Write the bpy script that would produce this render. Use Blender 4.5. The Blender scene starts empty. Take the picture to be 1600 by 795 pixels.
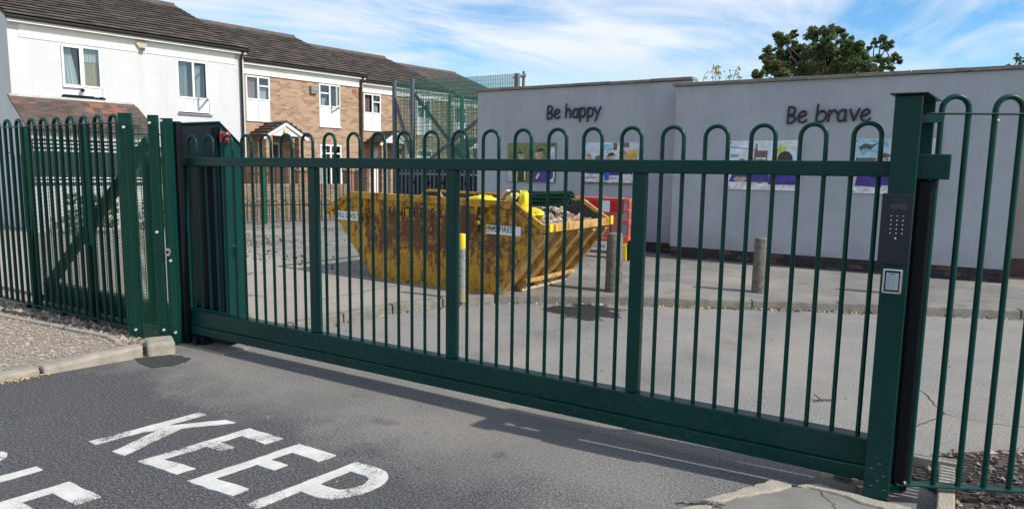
import bpy, math, random
from mathutils import Vector, Matrix
random.seed(7)
S = bpy.context.scene
R_ = math.radians
# ------------------------------------------------------------------ camera
cam_d = bpy.data.cameras.new('camera')
cam = bpy.data.objects.new('camera', cam_d)
S.collection.objects.link(cam)
S.camera = cam
cam_d.sensor_width = 36.0
cam_d.lens = 36.0 * 1060.09 / 1600.0
cam_d.clip_start = 0.05
cam_d.clip_end = 2000
right = Vector((0.8576294, 0.5140609, 0.0146024))
up = Vector((-0.0762107, 0.0989619, 0.9921686))
back = Vector((0.5085900, -0.8520258, 0.1240496))
M = Matrix((right, up, back)).transposed().to_4x4()
M.translation = Vector((5.05897, -3.88498, 1.67302))
cam.matrix_world = M
# ------------------------------------------------------------------ light
SUN_EL, SUN_AZ = R_(42), R_(3.5)          # azimuth measured from +x towards +y
sd = Vector((math.cos(SUN_EL) * math.cos(SUN_AZ), math.cos(SUN_EL) * math.sin(SUN_AZ), math.sin(SUN_EL)))
ld = bpy.data.lights.new('sun', 'SUN')
ld.energy = 4.2
ld.angle = R_(0.53)
ld.color = (1.0, 0.955, 0.88)
lo = bpy.data.objects.new('sun', ld)
S.collection.objects.link(lo)
lo.rotation_euler = sd.to_track_quat('Z', 'Y').to_euler()
lo.location = (20, 2, 30)
S.view_settings.view_transform = 'Standard'
S.view_settings.look = 'None'
S.view_settings.gamma = 1
S.view_settings.exposure = 0.12
# sky with streaky high cloud
W = bpy.data.worlds.new('World')
S.world = W
W.use_nodes = True
nt = W.node_tree
nt.nodes.clear()
def N(t, **kw):
    n = nt.nodes.new(t)
    for k, v in kw.items():
        if k.startswith('i_'):
            key = k[2:]
            n.inputs[int(key) if key.isdigit() else key].default_value = v
        else:
            setattr(n, k, v)
    return n
def L(a, b): nt.links.new(a, b)
out = N('ShaderNodeOutputWorld')
bg = N('ShaderNodeBackground', i_Strength=0.15)
sky = N('ShaderNodeTexSky', sky_type='NISHITA', sun_disc=False, sun_elevation=SUN_EL,
        sun_rotation=R_(90) - SUN_AZ, air_density=1.0, dust_density=0.25, ozone_density=2.2, altitude=0)
tc = N('ShaderNodeTexCoord')
sep = N('ShaderNodeSeparateXYZ')
L(tc.outputs['Generated'], sep.inputs[0])
zc = N('ShaderNodeMath', operation='MAXIMUM', i_1=0.0)
L(sep.outputs['Z'], zc.inputs[0])
za = N('ShaderNodeMath', operation='ADD', i_1=0.16)
L(zc.outputs[0], za.inputs[0])
dv = N('ShaderNodeVectorMath', operation='DIVIDE')
L(tc.outputs['Generated'], dv.inputs[0])
cx = N('ShaderNodeCombineXYZ')
for i in range(3): L(za.outputs[0], cx.inputs[i])
L(cx.outputs[0], dv.inputs[1])
mp = N('ShaderNodeMapping')
mp.vector_type = 'TEXTURE'
mp.inputs['Rotation'].default_value = (0, 0, R_(70))
mp.inputs['Scale'].default_value = (1.75, 0.8, 1.0)
mp.inputs['Location'].default_value = (0.35, 0.2, 0)
L(dv.outputs[0], mp.inputs[0])
n1 = N('ShaderNodeTexNoise', i_Scale=1.35, i_Detail=9.0, i_Roughness=0.6, i_Distortion=0.95)
L(mp.outputs[0], n1.inputs['Vector'])
n2 = N('ShaderNodeTexNoise', i_Scale=0.75, i_Detail=3.0, i_Roughness=0.5, i_Distortion=0.2)
L(dv.outputs[0], n2.inputs['Vector'])
ad = N('ShaderNodeMath', operation='MULTIPLY_ADD', i_1=0.75)
L(n2.outputs['Fac'], ad.inputs[0])
L(n1.outputs['Fac'], ad.inputs[2])
rp = N('ShaderNodeValToRGB')
rp.color_ramp.elements[0].position = 0.70
rp.color_ramp.elements[0].color = (0, 0, 0, 1)
rp.color_ramp.elements[1].position = 0.97
rp.color_ramp.elements[1].color = (1, 1, 1, 1)
L(ad.outputs[0], rp.inputs[0])
hz = N('ShaderNodeMapRange', i_1=0.08, i_2=0.17, i_3=0.0, i_4=0.94)
L(sep.outputs['Z'], hz.inputs[0])
cf = N('ShaderNodeMath', operation='MULTIPLY')
L(rp.outputs['Color'], cf.inputs[0])
L(hz.outputs[0], cf.inputs[1])
mx = N('ShaderNodeMix', data_type='RGBA')
L(cf.outputs[0], mx.inputs['Factor'])
hs = N('ShaderNodeHueSaturation', i_Saturation=1.38, i_Value=1.08)
L(sky.outputs[0], hs.inputs['Color'])
L(hs.outputs[0], mx.inputs['A'])
mx.inputs['B'].default_value = (5.6, 5.9, 6.35, 1)
L(mx.outputs['Result'], bg.inputs['Color'])
L(bg.outputs[0], out.inputs[0])

# ------------------------------------------------------------------ materials
MATS = {}
def new_mat(name):
    m = bpy.data.materials.new(name)
    m.use_nodes = True
    return m, m.node_tree, m.node_tree.nodes['Principled BSDF']
def mat(name, col, rough=0.6, metal=0.0, var=0.12, scale=6.0, bump=0.0, bscale=60.0, col2=None, spec=0.5, coat=0.0,
        thr=(0.4, 0.65), detail=6.0, stretch=None):
    """paint/stone material: base colour with noise variation (towards col2 when given) and fine relief"""
    if name in MATS: return MATS[name]
    m, t, b = new_mat(name)
    g = t.nodes.new('ShaderNodeNewGeometry')
    src = g.outputs['Position']
    if stretch:
        mpn = t.nodes.new('ShaderNodeMapping')
        mpn.inputs['Scale'].default_value = stretch
        t.links.new(src, mpn.inputs[0])
        src = mpn.outputs[0]
    no = t.nodes.new('ShaderNodeTexNoise')
    no.inputs['Scale'].default_value = scale
    no.inputs['Detail'].default_value = detail
    no.inputs['Roughness'].default_value = 0.62
    t.links.new(src, no.inputs['Vector'])
    r = t.nodes.new('ShaderNodeValToRGB')
    e = r.color_ramp.elements
    if col2 is None:
        e[0].position, e[1].position = 0.3, 0.7
        e[0].color = tuple(c * (1 - var) for c in col) + (1,)
        e[1].color = tuple(min(1, c * (1 + var)) for c in col) + (1,)
    else:
        e[0].position, e[1].position = thr
        e[0].color = tuple(col) + (1,)
        e[1].color = tuple(col2) + (1,)
    t.links.new(no.outputs['Fac'], r.inputs[0])
    t.links.new(r.outputs[0], b.inputs['Base Color'])
    b.inputs['Roughness'].default_value = rough
    b.inputs['Metallic'].default_value = metal
    b.inputs['Specular IOR Level'].default_value = spec
    b.inputs['Coat Weight'].default_value = coat
    b.inputs['Coat Roughness'].default_value = 0.12
    if bump > 0:
        n_ = t.nodes.new('ShaderNodeTexNoise')
        n_.inputs['Scale'].default_value = bscale
        n_.inputs['Detail'].default_value = 4
        t.links.new(g.outputs['Position'], n_.inputs['Vector'])
        bp = t.nodes.new('ShaderNodeBump')
        bp.inputs['Strength'].default_value = bump
        bp.inputs['Distance'].default_value = 0.02
        t.links.new(n_.outputs['Fac'], bp.inputs['Height'])
        t.links.new(bp.outputs[0], b.inputs['Normal'])
    MATS[name] = m
    return m
class NB:
    """tiny node builder for the few larger materials"""
    def __init__(s, name):
        s.m, s.t, s.b = new_mat(name)
        s.pos = s.t.nodes.new('ShaderNodeNewGeometry').outputs['Position']
        MATS[name] = s.m
    def noise(s, scale, detail=5, rough=0.6, src=None, dist=0.0):
        n = s.t.nodes.new('ShaderNodeTexNoise')
        n.inputs['Scale'].default_value = scale
        n.inputs['Detail'].default_value = detail
        n.inputs['Roughness'].default_value = rough
        n.inputs['Distortion'].default_value = dist
        s.t.links.new(src or s.pos, n.inputs['Vector'])
        return n.outputs['Fac']
    def mapped(s, scale, loc=(0, 0, 0), rot=(0, 0, 0)):
        n = s.t.nodes.new('ShaderNodeMapping')
        n.inputs['Scale'].default_value = scale
        n.inputs['Location'].default_value = loc
        n.inputs['Rotation'].default_value = rot
        s.t.links.new(s.pos, n.inputs[0])
        return n.outputs[0]
    def ramp(s, fac, stops):
        r = s.t.nodes.new('ShaderNodeValToRGB')
        e = r.color_ramp.elements
        while len(e) < len(stops): e.new(0.5)
        for el, (p, c) in zip(e, stops):
            el.position = p
            el.color = (c, c, c, 1) if isinstance(c, (int, float)) else tuple(c) + (1,)
        s.t.links.new(fac, r.inputs[0])
        return r.outputs[0]
    def mix(s, fac, a, b, mode='MIX'):
        n = s.t.nodes.new('ShaderNodeMix')
        n.data_type = 'RGBA'
        n.blend_type = mode
        for key, v in (('Factor', fac), ('A', a), ('B', b)):
            if isinstance(v, (int, float)): n.inputs[key].default_value = v
            elif isinstance(v, tuple): n.inputs[key].default_value = v + (1,)
            else: s.t.links.new(v, n.inputs[key])
        return n.outputs['Result']
    def math(s, op, a, b=0.0, c=0.0):
        n = s.t.nodes.new('ShaderNodeMath')
        n.operation = op
        for i, v in enumerate((a, b, c)):
            if isinstance(v, (int, float)): n.inputs[i].default_value = v
            else: s.t.links.new(v, n.inputs[i])
        return n.outputs[0]
    def xyz(s, src=None):
        n = s.t.nodes.new('ShaderNodeSeparateXYZ')
        s.t.links.new(src or s.pos, n.inputs[0])
        return n.outputs
    def rng(s, v, a, b, c=0.0, d=1.0):
        n = s.t.nodes.new('ShaderNodeMapRange')
        s.t.links.new(v, n.inputs[0])
        for i, x in enumerate((a, b, c, d)): n.inputs[i + 1].default_value = x
        return n.outputs[0]
    def dist(s, p):
        n = s.t.nodes.new('ShaderNodeVectorMath')
        n.operation = 'DISTANCE'
        s.t.links.new(s.pos, n.inputs[0])
        n.inputs[1].default_value = p
        return n.outputs['Value']
    def voronoi(s, scale, src=None, feature='F1', out='Distance'):
        n = s.t.nodes.new('ShaderNodeTexVoronoi')
        n.feature = feature
        n.inputs['Scale'].default_value = scale
        s.t.links.new(src or s.pos, n.inputs['Vector'])
        return n.outputs[out]
    def finish(s, col, rough=0.8, height=None, strength=0.4, dist=0.01):
        s.t.links.new(col, s.b.inputs['Base Color'])
        if isinstance(rough, (int, float)): s.b.inputs['Roughness'].default_value = rough
        else: s.t.links.new(rough, s.b.inputs['Roughness'])
        if height is not None:
            bp = s.t.nodes.new('ShaderNodeBump')
            bp.inputs['Strength'].default_value = strength
            bp.inputs['Distance'].default_value = dist
            s.t.links.new(height, bp.inputs['Height'])
            s.t.links.new(bp.outputs[0], s.b.inputs['Normal'])
        return s.m

GREEN2 = mat('green_fence_paint', (0.002, 0.042, 0.027), 0.42, var=0.15, scale=9, spec=0.28)
BLACK = mat('black_rubber', (0.004, 0.005, 0.008), 0.5, var=0.25, scale=20, spec=0.2)
DARKP = mat('dark_plastic_and_shade', (0.006, 0.010, 0.019), 0.42, var=0.1, scale=30)
WHITEU = mat('white_upvc', (0.80, 0.80, 0.78), 0.35, var=0.03)
WHITEB = mat('white_board', (0.78, 0.77, 0.72), 0.5, var=0.05, scale=3)
STEEL = mat('galvanised_steel', (0.32, 0.33, 0.34), 0.45, metal=0.6, var=0.15, scale=30)
BOLT = mat('zinc_bolt', (0.8, 0.8, 0.78), 0.3, metal=0.3, var=0.05)
GREYST = mat('grey_painted_steel', (0.10, 0.115, 0.14), 0.5, var=0.12, scale=8)
GUTTER = mat('black_gutter', (0.02, 0.02, 0.022), 0.45, var=0.2)
BROWNP = mat('brown_pipe', (0.045, 0.028, 0.022), 0.5, var=0.2)
CONC = mat('concrete_kerb', (0.36, 0.32, 0.26), 0.9, var=0.22, scale=9, bump=0.5, bscale=90)
CONC2 = mat('kerb_worn', (0.21, 0.195, 0.17), 0.92, var=0.3, scale=7, bump=0.6, bscale=80)
BOLL = mat('bollard_concrete', (0.125, 0.112, 0.092), 0.95, var=0.0, scale=18, bump=0.8, bscale=120, col2=(0.235, 0.215, 0.18), thr=(0.38, 0.66))
BOLLW = mat('bollard_render', (0.36, 0.35, 0.31), 0.95, scale=40, bump=0.8, bscale=120, col2=(0.16, 0.15, 0.13), thr=(0.5, 0.62))
YELP = mat('yellow_band', (0.85, 0.60, 0.01), 0.45, var=0.08)
YELOLD = mat('faded_yellow_band', (0.42, 0.33, 0.12), 0.8, scale=30, col2=(0.25, 0.22, 0.14))
YELBAG = mat('yellow_plastic', (0.85, 0.66, 0.02), 0.38, var=0.1, scale=5, bump=0.6, bscale=25)
REDB = mat('red_barrier_plastic', (0.60, 0.12, 0.09), 0.5, var=0.14, scale=4)
REDR = mat('red_reflective', (0.55, 0.01, 0.02), 0.35, var=0.05)
WHITER = mat('white_reflective', (0.75, 0.78, 0.8), 0.35, var=0.05)
WHITES = mat('white_sign', (0.82, 0.83, 0.83), 0.5, var=0.04)
INK = mat('black_ink', (0.012, 0.012, 0.015), 0.6, var=0.1)
LETTER = mat('navy_letter', (0.008, 0.012, 0.024), 0.4, var=0.1)
TIMBER = mat('dark_timber', (0.085, 0.045, 0.03), 0.85, var=0.3, scale=5, stretch=(3, 3, 0.4))
TILEB = mat('brown_tile', (0.072, 0.056, 0.047), 0.85, var=0.25, scale=2.5, bump=0.3, bscale=60)
TILEC = mat('grey_tile', (0.10, 0.08, 0.068), 0.85, var=0.25, scale=3, bump=0.3, bscale=60)
TILER = mat('red_tile', (0.25, 0.10, 0.07), 0.85, var=0.2, scale=3)
TILEP = mat('plum_tile', (0.115, 0.075, 0.06), 0.85, var=0.25, scale=3)
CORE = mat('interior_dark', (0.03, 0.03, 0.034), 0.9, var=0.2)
CURT = mat('net_curtain', (0.72, 0.72, 0.70), 0.9, var=0.12, scale=9, stretch=(14, 14, 0.6))
CURTB = mat('beige_curtain', (0.55, 0.42, 0.26), 0.9, var=0.12, scale=6)
CURTP = mat('pink_curtain', (0.5, 0.3, 0.32), 0.9, var=0.3, scale=14)
CURTG = mat('grey_curtain', (0.4, 0.45, 0.45), 0.9, var=0.1, scale=6)
PANELW = mat('white_panel', (0.76, 0.78, 0.79), 0.4, var=0.02)
BEIGE = mat('cream_plastic', (0.62, 0.55, 0.42), 0.5, var=0.08)
BARK = mat('bark', (0.10, 0.075, 0.055), 0.95, var=0.3, scale=12, bump=0.6, bscale=40)
def leafmat(name, col, var=0.4):
    m = mat(name, col, 0.6, var=var, scale=1.3, spec=0.25)
    t = m.node_tree
    b = t.nodes['Principled BSDF']
    tr = t.nodes.new('ShaderNodeBsdfTranslucent')
    ms = t.nodes.new('ShaderNodeMixShader')
    ms.inputs[0].default_value = 0.45
    for l in list(t.links):
        if l.to_node == b and l.to_socket.name == 'Base Color': t.links.new(l.from_socket, tr.inputs[0])
    t.links.new(b.outputs[0], ms.inputs[1])
    t.links.new(tr.outputs[0], ms.inputs[2])
    t.links.new(ms.outputs[0], t.nodes['Material Output'].inputs[0])
    return m
LEAF1 = leafmat('leaf_dark', (0.10, 0.15, 0.06))
LEAF2 = leafmat('leaf_mid', (0.15, 0.20, 0.08))
LEAF3 = leafmat('leaf_rust', (0.13, 0.105, 0.05))
LEAFY = mat('leaf_pale', (0.34, 0.36, 0.12), 0.6, var=0.3, scale=8)
DRY = mat('dry_leaf', (0.46, 0.36, 0.20), 0.9, var=0.45, scale=40)
DRYB = mat('brown_leaf', (0.14, 0.095, 0.06), 0.9, var=0.45, scale=30)
STONE = mat('loose_stone', (0.28, 0.235, 0.19), 0.95, var=0.0, scale=14, col2=(0.50, 0.435, 0.365), thr=(0.35, 0.7), detail=3)
STONED = mat('dark_rubble', (0.12, 0.083, 0.058), 0.95, scale=11, col2=(0.30, 0.25, 0.21), thr=(0.42, 0.72), detail=3)
REDLAMP = mat('red_beacon', (0.28, 0.006, 0.012), 0.15, var=0.1, coat=0.6)
CHROME = mat('chrome', (0.6, 0.61, 0.62), 0.25, metal=0.85, var=0.05)
KEYG = mat('grey_keys', (0.42, 0.46, 0.52), 0.5, var=0.05)
COPE = mat('coping_stone', (0.22, 0.195, 0.165), 0.9, var=0.3, scale=8, bump=0.5, bscale=50)
PLINTH = mat('plinth_brick', (0.035, 0.03, 0.034), 0.85, var=0.35, scale=6, bump=0.5, bscale=60)
PLINTHR = mat('plinth_brick_red', (0.11, 0.06, 0.05), 0.9, var=0.3, scale=8, bump=0.5, bscale=60)
MORTAR = mat('mortar', (0.20, 0.18, 0.155), 0.95, var=0.2, scale=20)
BRICKA = mat('buff_brick', (0.36, 0.25, 0.17), 0.92, var=0.22, scale=9, bump=0.4, bscale=60)
BRICKC = mat('red_pier_brick', (0.40, 0.19, 0.12), 0.92, var=0.2, scale=9)
BRICKG = mat('grey_brown_brick', (0.26, 0.20, 0.155), 0.92, var=0.22, scale=9)
RUSTIN = mat('skip_inside', (0.055, 0.045, 0.038), 0.9, var=0.4, scale=5)
WOODP = mat('pale_broken_timber', (0.50, 0.40, 0.27), 0.8, var=0.2, scale=6)

def glass():
    m, t, b = new_mat('window_glass')
    t.nodes.remove(b)
    o = t.nodes['Material Output']
    tr = t.nodes.new('ShaderNodeBsdfTransparent')
    tr.inputs[0].default_value = (0.82, 0.86, 0.86, 1)
    gl = t.nodes.new('ShaderNodeBsdfGlossy')
    gl.inputs['Roughness'].default_value = 0.02
    lw = t.nodes.new('ShaderNodeLayerWeight')
    lw.inputs['Blend'].default_value = 0.5
    pw = t.nodes.new('ShaderNodeMath')
    pw.operation = 'POWER'
    pw.inputs[1].default_value = 3.0
    t.links.new(lw.outputs['Facing'], pw.inputs[0])
    fr = t.nodes.new('ShaderNodeMath')
    fr.operation = 'MULTIPLY_ADD'
    fr.inputs[1].default_value = 0.8
    fr.inputs[2].default_value = 0.08
    t.links.new(pw.outputs[0], fr.inputs[0])
    mm = t.nodes.new('ShaderNodeMixShader')
    t.links.new(fr.outputs[0], mm.inputs[0])
    t.links.new(tr.outputs[0], mm.inputs[1])
    t.links.new(gl.outputs[0], mm.inputs[2])
    t.links.new(mm.outputs[0], o.inputs[0])
    return m
GLASS = glass()

def m_green(name, c1, c2):
    s = NB(name)
    X, Y, Z = s.xyz()
    c = s.mix(s.ramp(s.noise(2.2, 5, .6), [(0.35, 0.0), (0.65, 1.0)]), c1, c2)
    dust = s.math('MULTIPLY', s.ramp(s.noise(26, 6, .75), [(0.50, 0.0), (0.72, 1.0)]), s.rng(Z, 0.7, 0.02, 0.03, 0.26))
    c = s.mix(dust, c, (0.10, 0.115, 0.095))
    chip = s.ramp(s.noise(70, 3, .6), [(0.73, 0.0), (0.76, 1.0)])
    c = s.mix(s.math('MULTIPLY', chip, 0.5), c, (0.16, 0.18, 0.16))
    s.b.inputs['Specular IOR Level'].default_value = 0.24
    return s.finish(c, s.rng(s.noise(5, 5), 0.3, 0.7, 0.28, 0.44), s.noise(150, 2), 0.04, 0.01)
GREEN = m_green('green_paint', (0.0008, 0.036, 0.030), (0.0012, 0.045, 0.037))
def m_road():
    s = NB('road_asphalt')
    X, Y, Z = s.xyz()
    big = s.noise(0.55, 5, 0.6)
    mid = s.noise(2.6, 6, 0.65)
    yy = s.math('ADD', Y, s.math('MULTIPLY', s.math('SUBTRACT', mid, 0.5), 1.3))
    xl = s.rng(X, -0.8, 5.0, 0.0, 0.35)
    yy = s.math('ADD', yy, xl)
    dusty = s.math('MINIMUM', s.rng(yy, -1.05, 0.15), s.rng(Y, -0.1, 0.8, 0.62, 1.0))
    ag = s.math('ADD', s.math('MULTIPLY', s.noise(150, 2, 0.8), 0.5), s.math('MULTIPLY', s.noise(62, 4, 0.85), 0.5))
    dark = s.ramp(ag, [(0.42, (0.016, 0.016, 0.018)), (0.49, (0.046, 0.046, 0.048)), (0.545, (0.105, 0.104, 0.103)), (0.61, (0.30, 0.295, 0.285))])
    pale = s.ramp(ag, [(0.42, (0.065, 0.064, 0.062)), (0.49, (0.17, 0.166, 0.158)), (0.575, (0.36, 0.35, 0.33))])
    c = s.mix(dusty, dark, pale)
    c = s.mix(s.math('MULTIPLY', s.ramp(big, [(0.38, 0.0), (0.62, 0.9)]), dusty), c, s.mix(0.5, c, (0.35, 0.30, 0.24)))
    c = s.mix(s.math('MULTIPLY', s.ramp(mid, [(0.45, 0.0), (0.75, 0.5)]), dusty), c, (0.155, 0.148, 0.136), 'MIX')
    c = s.mix(s.ramp(s.noise(1.1, 6, .7), [(0.55, 0.0), (0.75, 0.2)]), c, (0.17, 0.162, 0.15))
    lane = s.math('ABSOLUTE', s.math('SUBTRACT', s.math('ABSOLUTE', s.math('SUBTRACT', s.math('ADD', X, s.math('MULTIPLY', Y, -0.16)), 2.3)), 0.78))
    c = s.mix(s.math('MULTIPLY', s.rng(lane, 0.42, 0.05), s.ramp(mid, [(0.3, 0.05), (0.7, 0.3)])), c, (0.055, 0.054, 0.053))
    spots = s.noise(3.4, 3, 0.4, src=s.mapped((1, 1, 1), (11, 4, 0)))
    c = s.mix(s.math('MULTIPLY', s.ramp(spots, [(0.66, 0.0), (0.72, 0.4)]), s.rng(Y, 0.0, -0.3)), c, (0.045, 0.042, 0.04))
    # oily wet stain by the far kerb
    st = s.math('ADD', s.dist((1.72, 3.45, 0.0)), s.math('MULTIPLY', s.math('SUBTRACT', s.noise(3.5, 5, 0.6), 0.5), 0.9))
    c = s.mix(s.rng(st, 0.47, 0.40), c, (0.016, 0.014, 0.012))
    h = s.math('ADD', ag, s.math('MULTIPLY', mid, 0.4))
    return s.finish(c, 0.88, h, 0.55, 0.006)
def m_pave():
    s = NB('pavement_tarmac')
    X, Y, Z = s.xyz()
    big = s.noise(0.5, 5, 0.6)
    mid = s.noise(2.2, 7, 0.68)
    ag = s.noise(120, 3, 0.7)
    c = s.ramp(ag, [(0.3, (0.14, 0.135, 0.125)), (0.52, (0.235, 0.225, 0.205)), (0.74, (0.36, 0.345, 0.315))])
    c = s.mix(s.ramp(mid, [(0.35, 0.0), (0.7, 0.75)]), c, (0.105, 0.10, 0.092))
    c = s.mix(s.ramp(big, [(0.48, 0.0), (0.66, 0.6)]), c, (0.36, 0.32, 0.265))
    red = s.noise(1.7, 6, 0.7, src=s.mapped((0.5, 1.6, 1), (7.3, 2.0, 0)))
    c = s.mix(s.ramp(red, [(0.60, 0.0), (0.68, 0.55)]), c, (0.30, 0.15, 0.095))
    # pale sandy apron on the near left, leafy dirt further back
    sand = s.math('MULTIPLY', s.rng(X, 0.6, -0.6), s.rng(s.math('ADD', Y, s.math('MULTIPLY', X, 0.25)), 3.6, 2.4))
    c = s.mix(s.math('MULTIPLY', sand, 0.8), c, s.mix(mid, (0.40, 0.36, 0.30), (0.30, 0.265, 0.22)))
    vd = s.voronoi(0.5, src=s.mapped((0.55, 1.5, 0), (0.4, 0.9, 0)), feature='DISTANCE_TO_EDGE')
    wob = s.math('ADD', vd, s.math('MULTIPLY', s.math('SUBTRACT', s.noise(7, 4), 0.5), 0.05))
    c = s.mix(s.math('MULTIPLY', s.rng(wob, 0.010, 0.002), s.ramp(s.noise(1.3, 4), [(0.45, 0.0), (0.6, 0.6)])), c, (0.06, 0.055, 0.05))
    return s.finish(c, 0.92, s.math('ADD', ag, s.math('MULTIPLY', mid, 1.2)), 0.5, 0.01)
def m_verge():
    s = NB('gravel_verge')
    v = s.voronoi(75, out='Color')
    b = s.noise(1.6, 5, 0.65)
    sepc = s.t.nodes.new('ShaderNodeSeparateColor')
    s.t.links.new(v, sepc.inputs[0])
    c = s.ramp(sepc.outputs[0], [(0.0, (0.15, 0.115, 0.09)), (0.45, (0.28, 0.235, 0.195)), (0.85, (0.40, 0.345, 0.29)), (1.0, (0.60, 0.53, 0.45))])
    c = s.mix(s.ramp(b, [(0.42, 0.0), (0.62, 0.75)]), c, (0.36, 0.285, 0.215))
    return s.finish(c, 0.95, s.voronoi(75), 0.9, 0.012)
def m_soil():
    s = NB('rubble_soil')
    v = s.noise(22, 7, 0.7)
    c = s.ramp(v, [(0.3, (0.035, 0.027, 0.022)), (0.55, (0.10, 0.078, 0.062)), (0.75, (0.20, 0.165, 0.135))])
    return s.finish(c, 0.97, v, 1.0, 0.03)
def m_render(name, a, b_, dirt):
    s = NB(name)
    n = s.noise(0.9, 6, 0.65)
    st = s.noise(1.4, 5, 0.6, src=s.mapped((1.5, 1.5, 0.4)))
    fine = s.noise(55, 4, 0.7)
    c = s.mix(s.ramp(n, [(0.3, 0.0), (0.7, 1.0)]), a, b_)
    c = s.mix(s.ramp(st, [(0.48, 0.0), (0.74, 0.28)]), c, dirt)
    c = s.mix(s.ramp(s.noise(4.0, 7, .72), [(0.5, 0.0), (0.72, 0.28)]), c, dirt)
    c = s.mix(s.ramp(fine, [(0.3, 0.16), (0.6, 0.0)]), c, dirt)
    X, Y, Z = s.xyz()
    drip = s.noise(3.2, 5, 0.7, src=s.mapped((1.1, 1.1, 0.12), (3, 1, 0)))
    c = s.mix(s.math('MULTIPLY', s.ramp(drip, [(0.50, 0.0), (0.72, 0.22)]), s.rng(Z, 2.2, 3.25)), c, dirt)
    c = s.mix(s.math('MULTIPLY', s.ramp(s.noise(6, 5, .7), [(0.4, 0.1), (0.65, 0.6)]), s.rng(Z, 0.62, 0.30)), c, dirt)
    return s.finish(c, 0.9, fine, 0.25, 0.006)
def m_brick(name, c1, c2, c3, mort):
    """far brickwork, too small to pick brick from brick: courses in object space"""
    s = NB(name)
    tcn = s.t.nodes.new('ShaderNodeTexCoord')
    mpn = s.t.nodes.new('ShaderNodeMapping')
    mpn.inputs['Rotation'].default_value = (R_(90), 0, 0)
    s.t.links.new(tcn.outputs['Object'], mpn.inputs[0])
    br = s.t.nodes.new('ShaderNodeTexBrick')
    br.inputs['Scale'].default_value = 1.0
    br.inputs['Brick Width'].default_value = 0.225
    br.inputs['Row Height'].default_value = 0.075
    br.inputs['Mortar Size'].default_value = 0.006
    br.inputs['Color1'].default_value = (0.0, 0.0, 0.0, 1)
    br.inputs['Color2'].default_value = (1, 1, 1, 1)
    br.inputs['Mortar'].default_value = (0.5, 0.5, 0.5, 1)
    br.inputs['Bias'].default_value = 0.0
    s.t.links.new(mpn.outputs[0], br.inputs['Vector'])
    col = s.ramp(br.outputs['Color'], [(0.05, c1), (0.5, c2), (0.95, c3)])
    pat = s.noise(3.0, 4, 0.6)
    col = s.mix(s.ramp(pat, [(0.45, 0.0), (0.68, 0.6)]), col, c3)
    col = s.mix(br.outputs['Fac'], col, mort)
    inv = s.math('SUBTRACT', 1.0, br.outputs['Fac'])
    return s.finish(col, 0.92, inv, 0.5, 0.01)
def m_skip():
    s = NB('rusty_yellow_paint')
    X, Y, Z = s.xyz()
    n = s.noise(2.3, 8, 0.72)
    f = s.noise(16, 8, 0.75, dist=0.8)
    streak = s.noise(5.0, 7, 0.7, src=s.mapped((1.6, 1.6, 0.35)))
    mid = s.math('MULTIPLY', s.rng(Z, 0.25, 0.75), s.rng(Z, 1.22, 1.02))
    cen = s.rng(s.math('ABSOLUTE', s.math('SUBTRACT', X, -0.45)), 2.0, 0.7)
    a = s.math('ADD', s.math('MULTIPLY', n, 0.5), s.math('MULTIPLY', streak, 0.5))
    a = s.math('ADD', a, s.math('MULTIPLY', s.math('MULTIPLY', mid, cen), 0.13))
    a = s.math('ADD', a, s.math('MULTIPLY', s.math('SUBTRACT', f, 0.5), 0.62))
    yel = s.mix(s.noise(4, 5), (0.54, 0.265, 0.008), (0.68, 0.36, 0.016))
    rust = s.mix(f, (0.07, 0.028, 0.018), (0.24, 0.11, 0.05))
    fac = s.ramp(a, [(0.515, 0.0), (0.60, 1.0)])
    c = s.mix(fac, yel, rust)
    scr = s.noise(3.0, 9, 0.85, src=s.mapped((2.2, 2.2, 2.0), (5, 1, 2)), dist=1.6)
    c = s.mix(s.ramp(s.math('ABSOLUTE', s.math('SUBTRACT', scr, 0.5)), [(0.0, 0.8), (0.012, 0.0)]), c, (0.06, 0.03, 0.02))
    edge = s.math('MULTIPLY', s.ramp(s.noise(7, 7, .75, src=s.mapped((1, 1, 0.3), (2, 3, 0))), [(0.5, 0.0), (0.6, 1.0)]), s.rng(Z, 0.45, 0.12))
    c = s.mix(s.math('MULTIPLY', edge, 0.8), c, (0.10, 0.05, 0.03))
    return s.finish(c, s.rng(fac, 0, 1, 0.5, 0.9), s.math('ADD', f, s.math('MULTIPLY', s.noise(3.2, 3), 6.0)), 0.35, 0.012)
def m_skip_end():
    s = NB('dusty_yellow_paint')
    f = s.noise(9, 8, 0.72, src=s.mapped((1, 1, 0.5)))
    c = s.ramp(f, [(0.33, (0.12, 0.06, 0.03)), (0.44, (0.40, 0.21, 0.05)), (0.56, (0.52, 0.33, 0.11)), (0.68, (0.46, 0.36, 0.24))])
    return s.finish(c, 0.75, f, 0.2, 0.01)
def m_paint_line():
    s = NB('white_road_paint')
    X, Y, Z = s.xyz()
    f = s.noise(130, 4, 0.8)
    w = s.noise(2.8, 4, 0.6)
    a = s.math('ADD', s.math('MULTIPLY', f, 1.0), s.math('MULTIPLY', s.math('SUBTRACT', w, 0.5), 0.95))
    wear = s.ramp(a, [(0.36, 1.0), (0.44, 0.0)])
    dirt = s.ramp(s.noise(5, 6, 0.7), [(0.35, (0.52, 0.505, 0.46)), (0.65, (0.68, 0.665, 0.62))])
    c = s.mix(wear, dirt, (0.075, 0.074, 0.072))
    return s.finish(c, 0.75, f, 0.5, 0.006)
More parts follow.
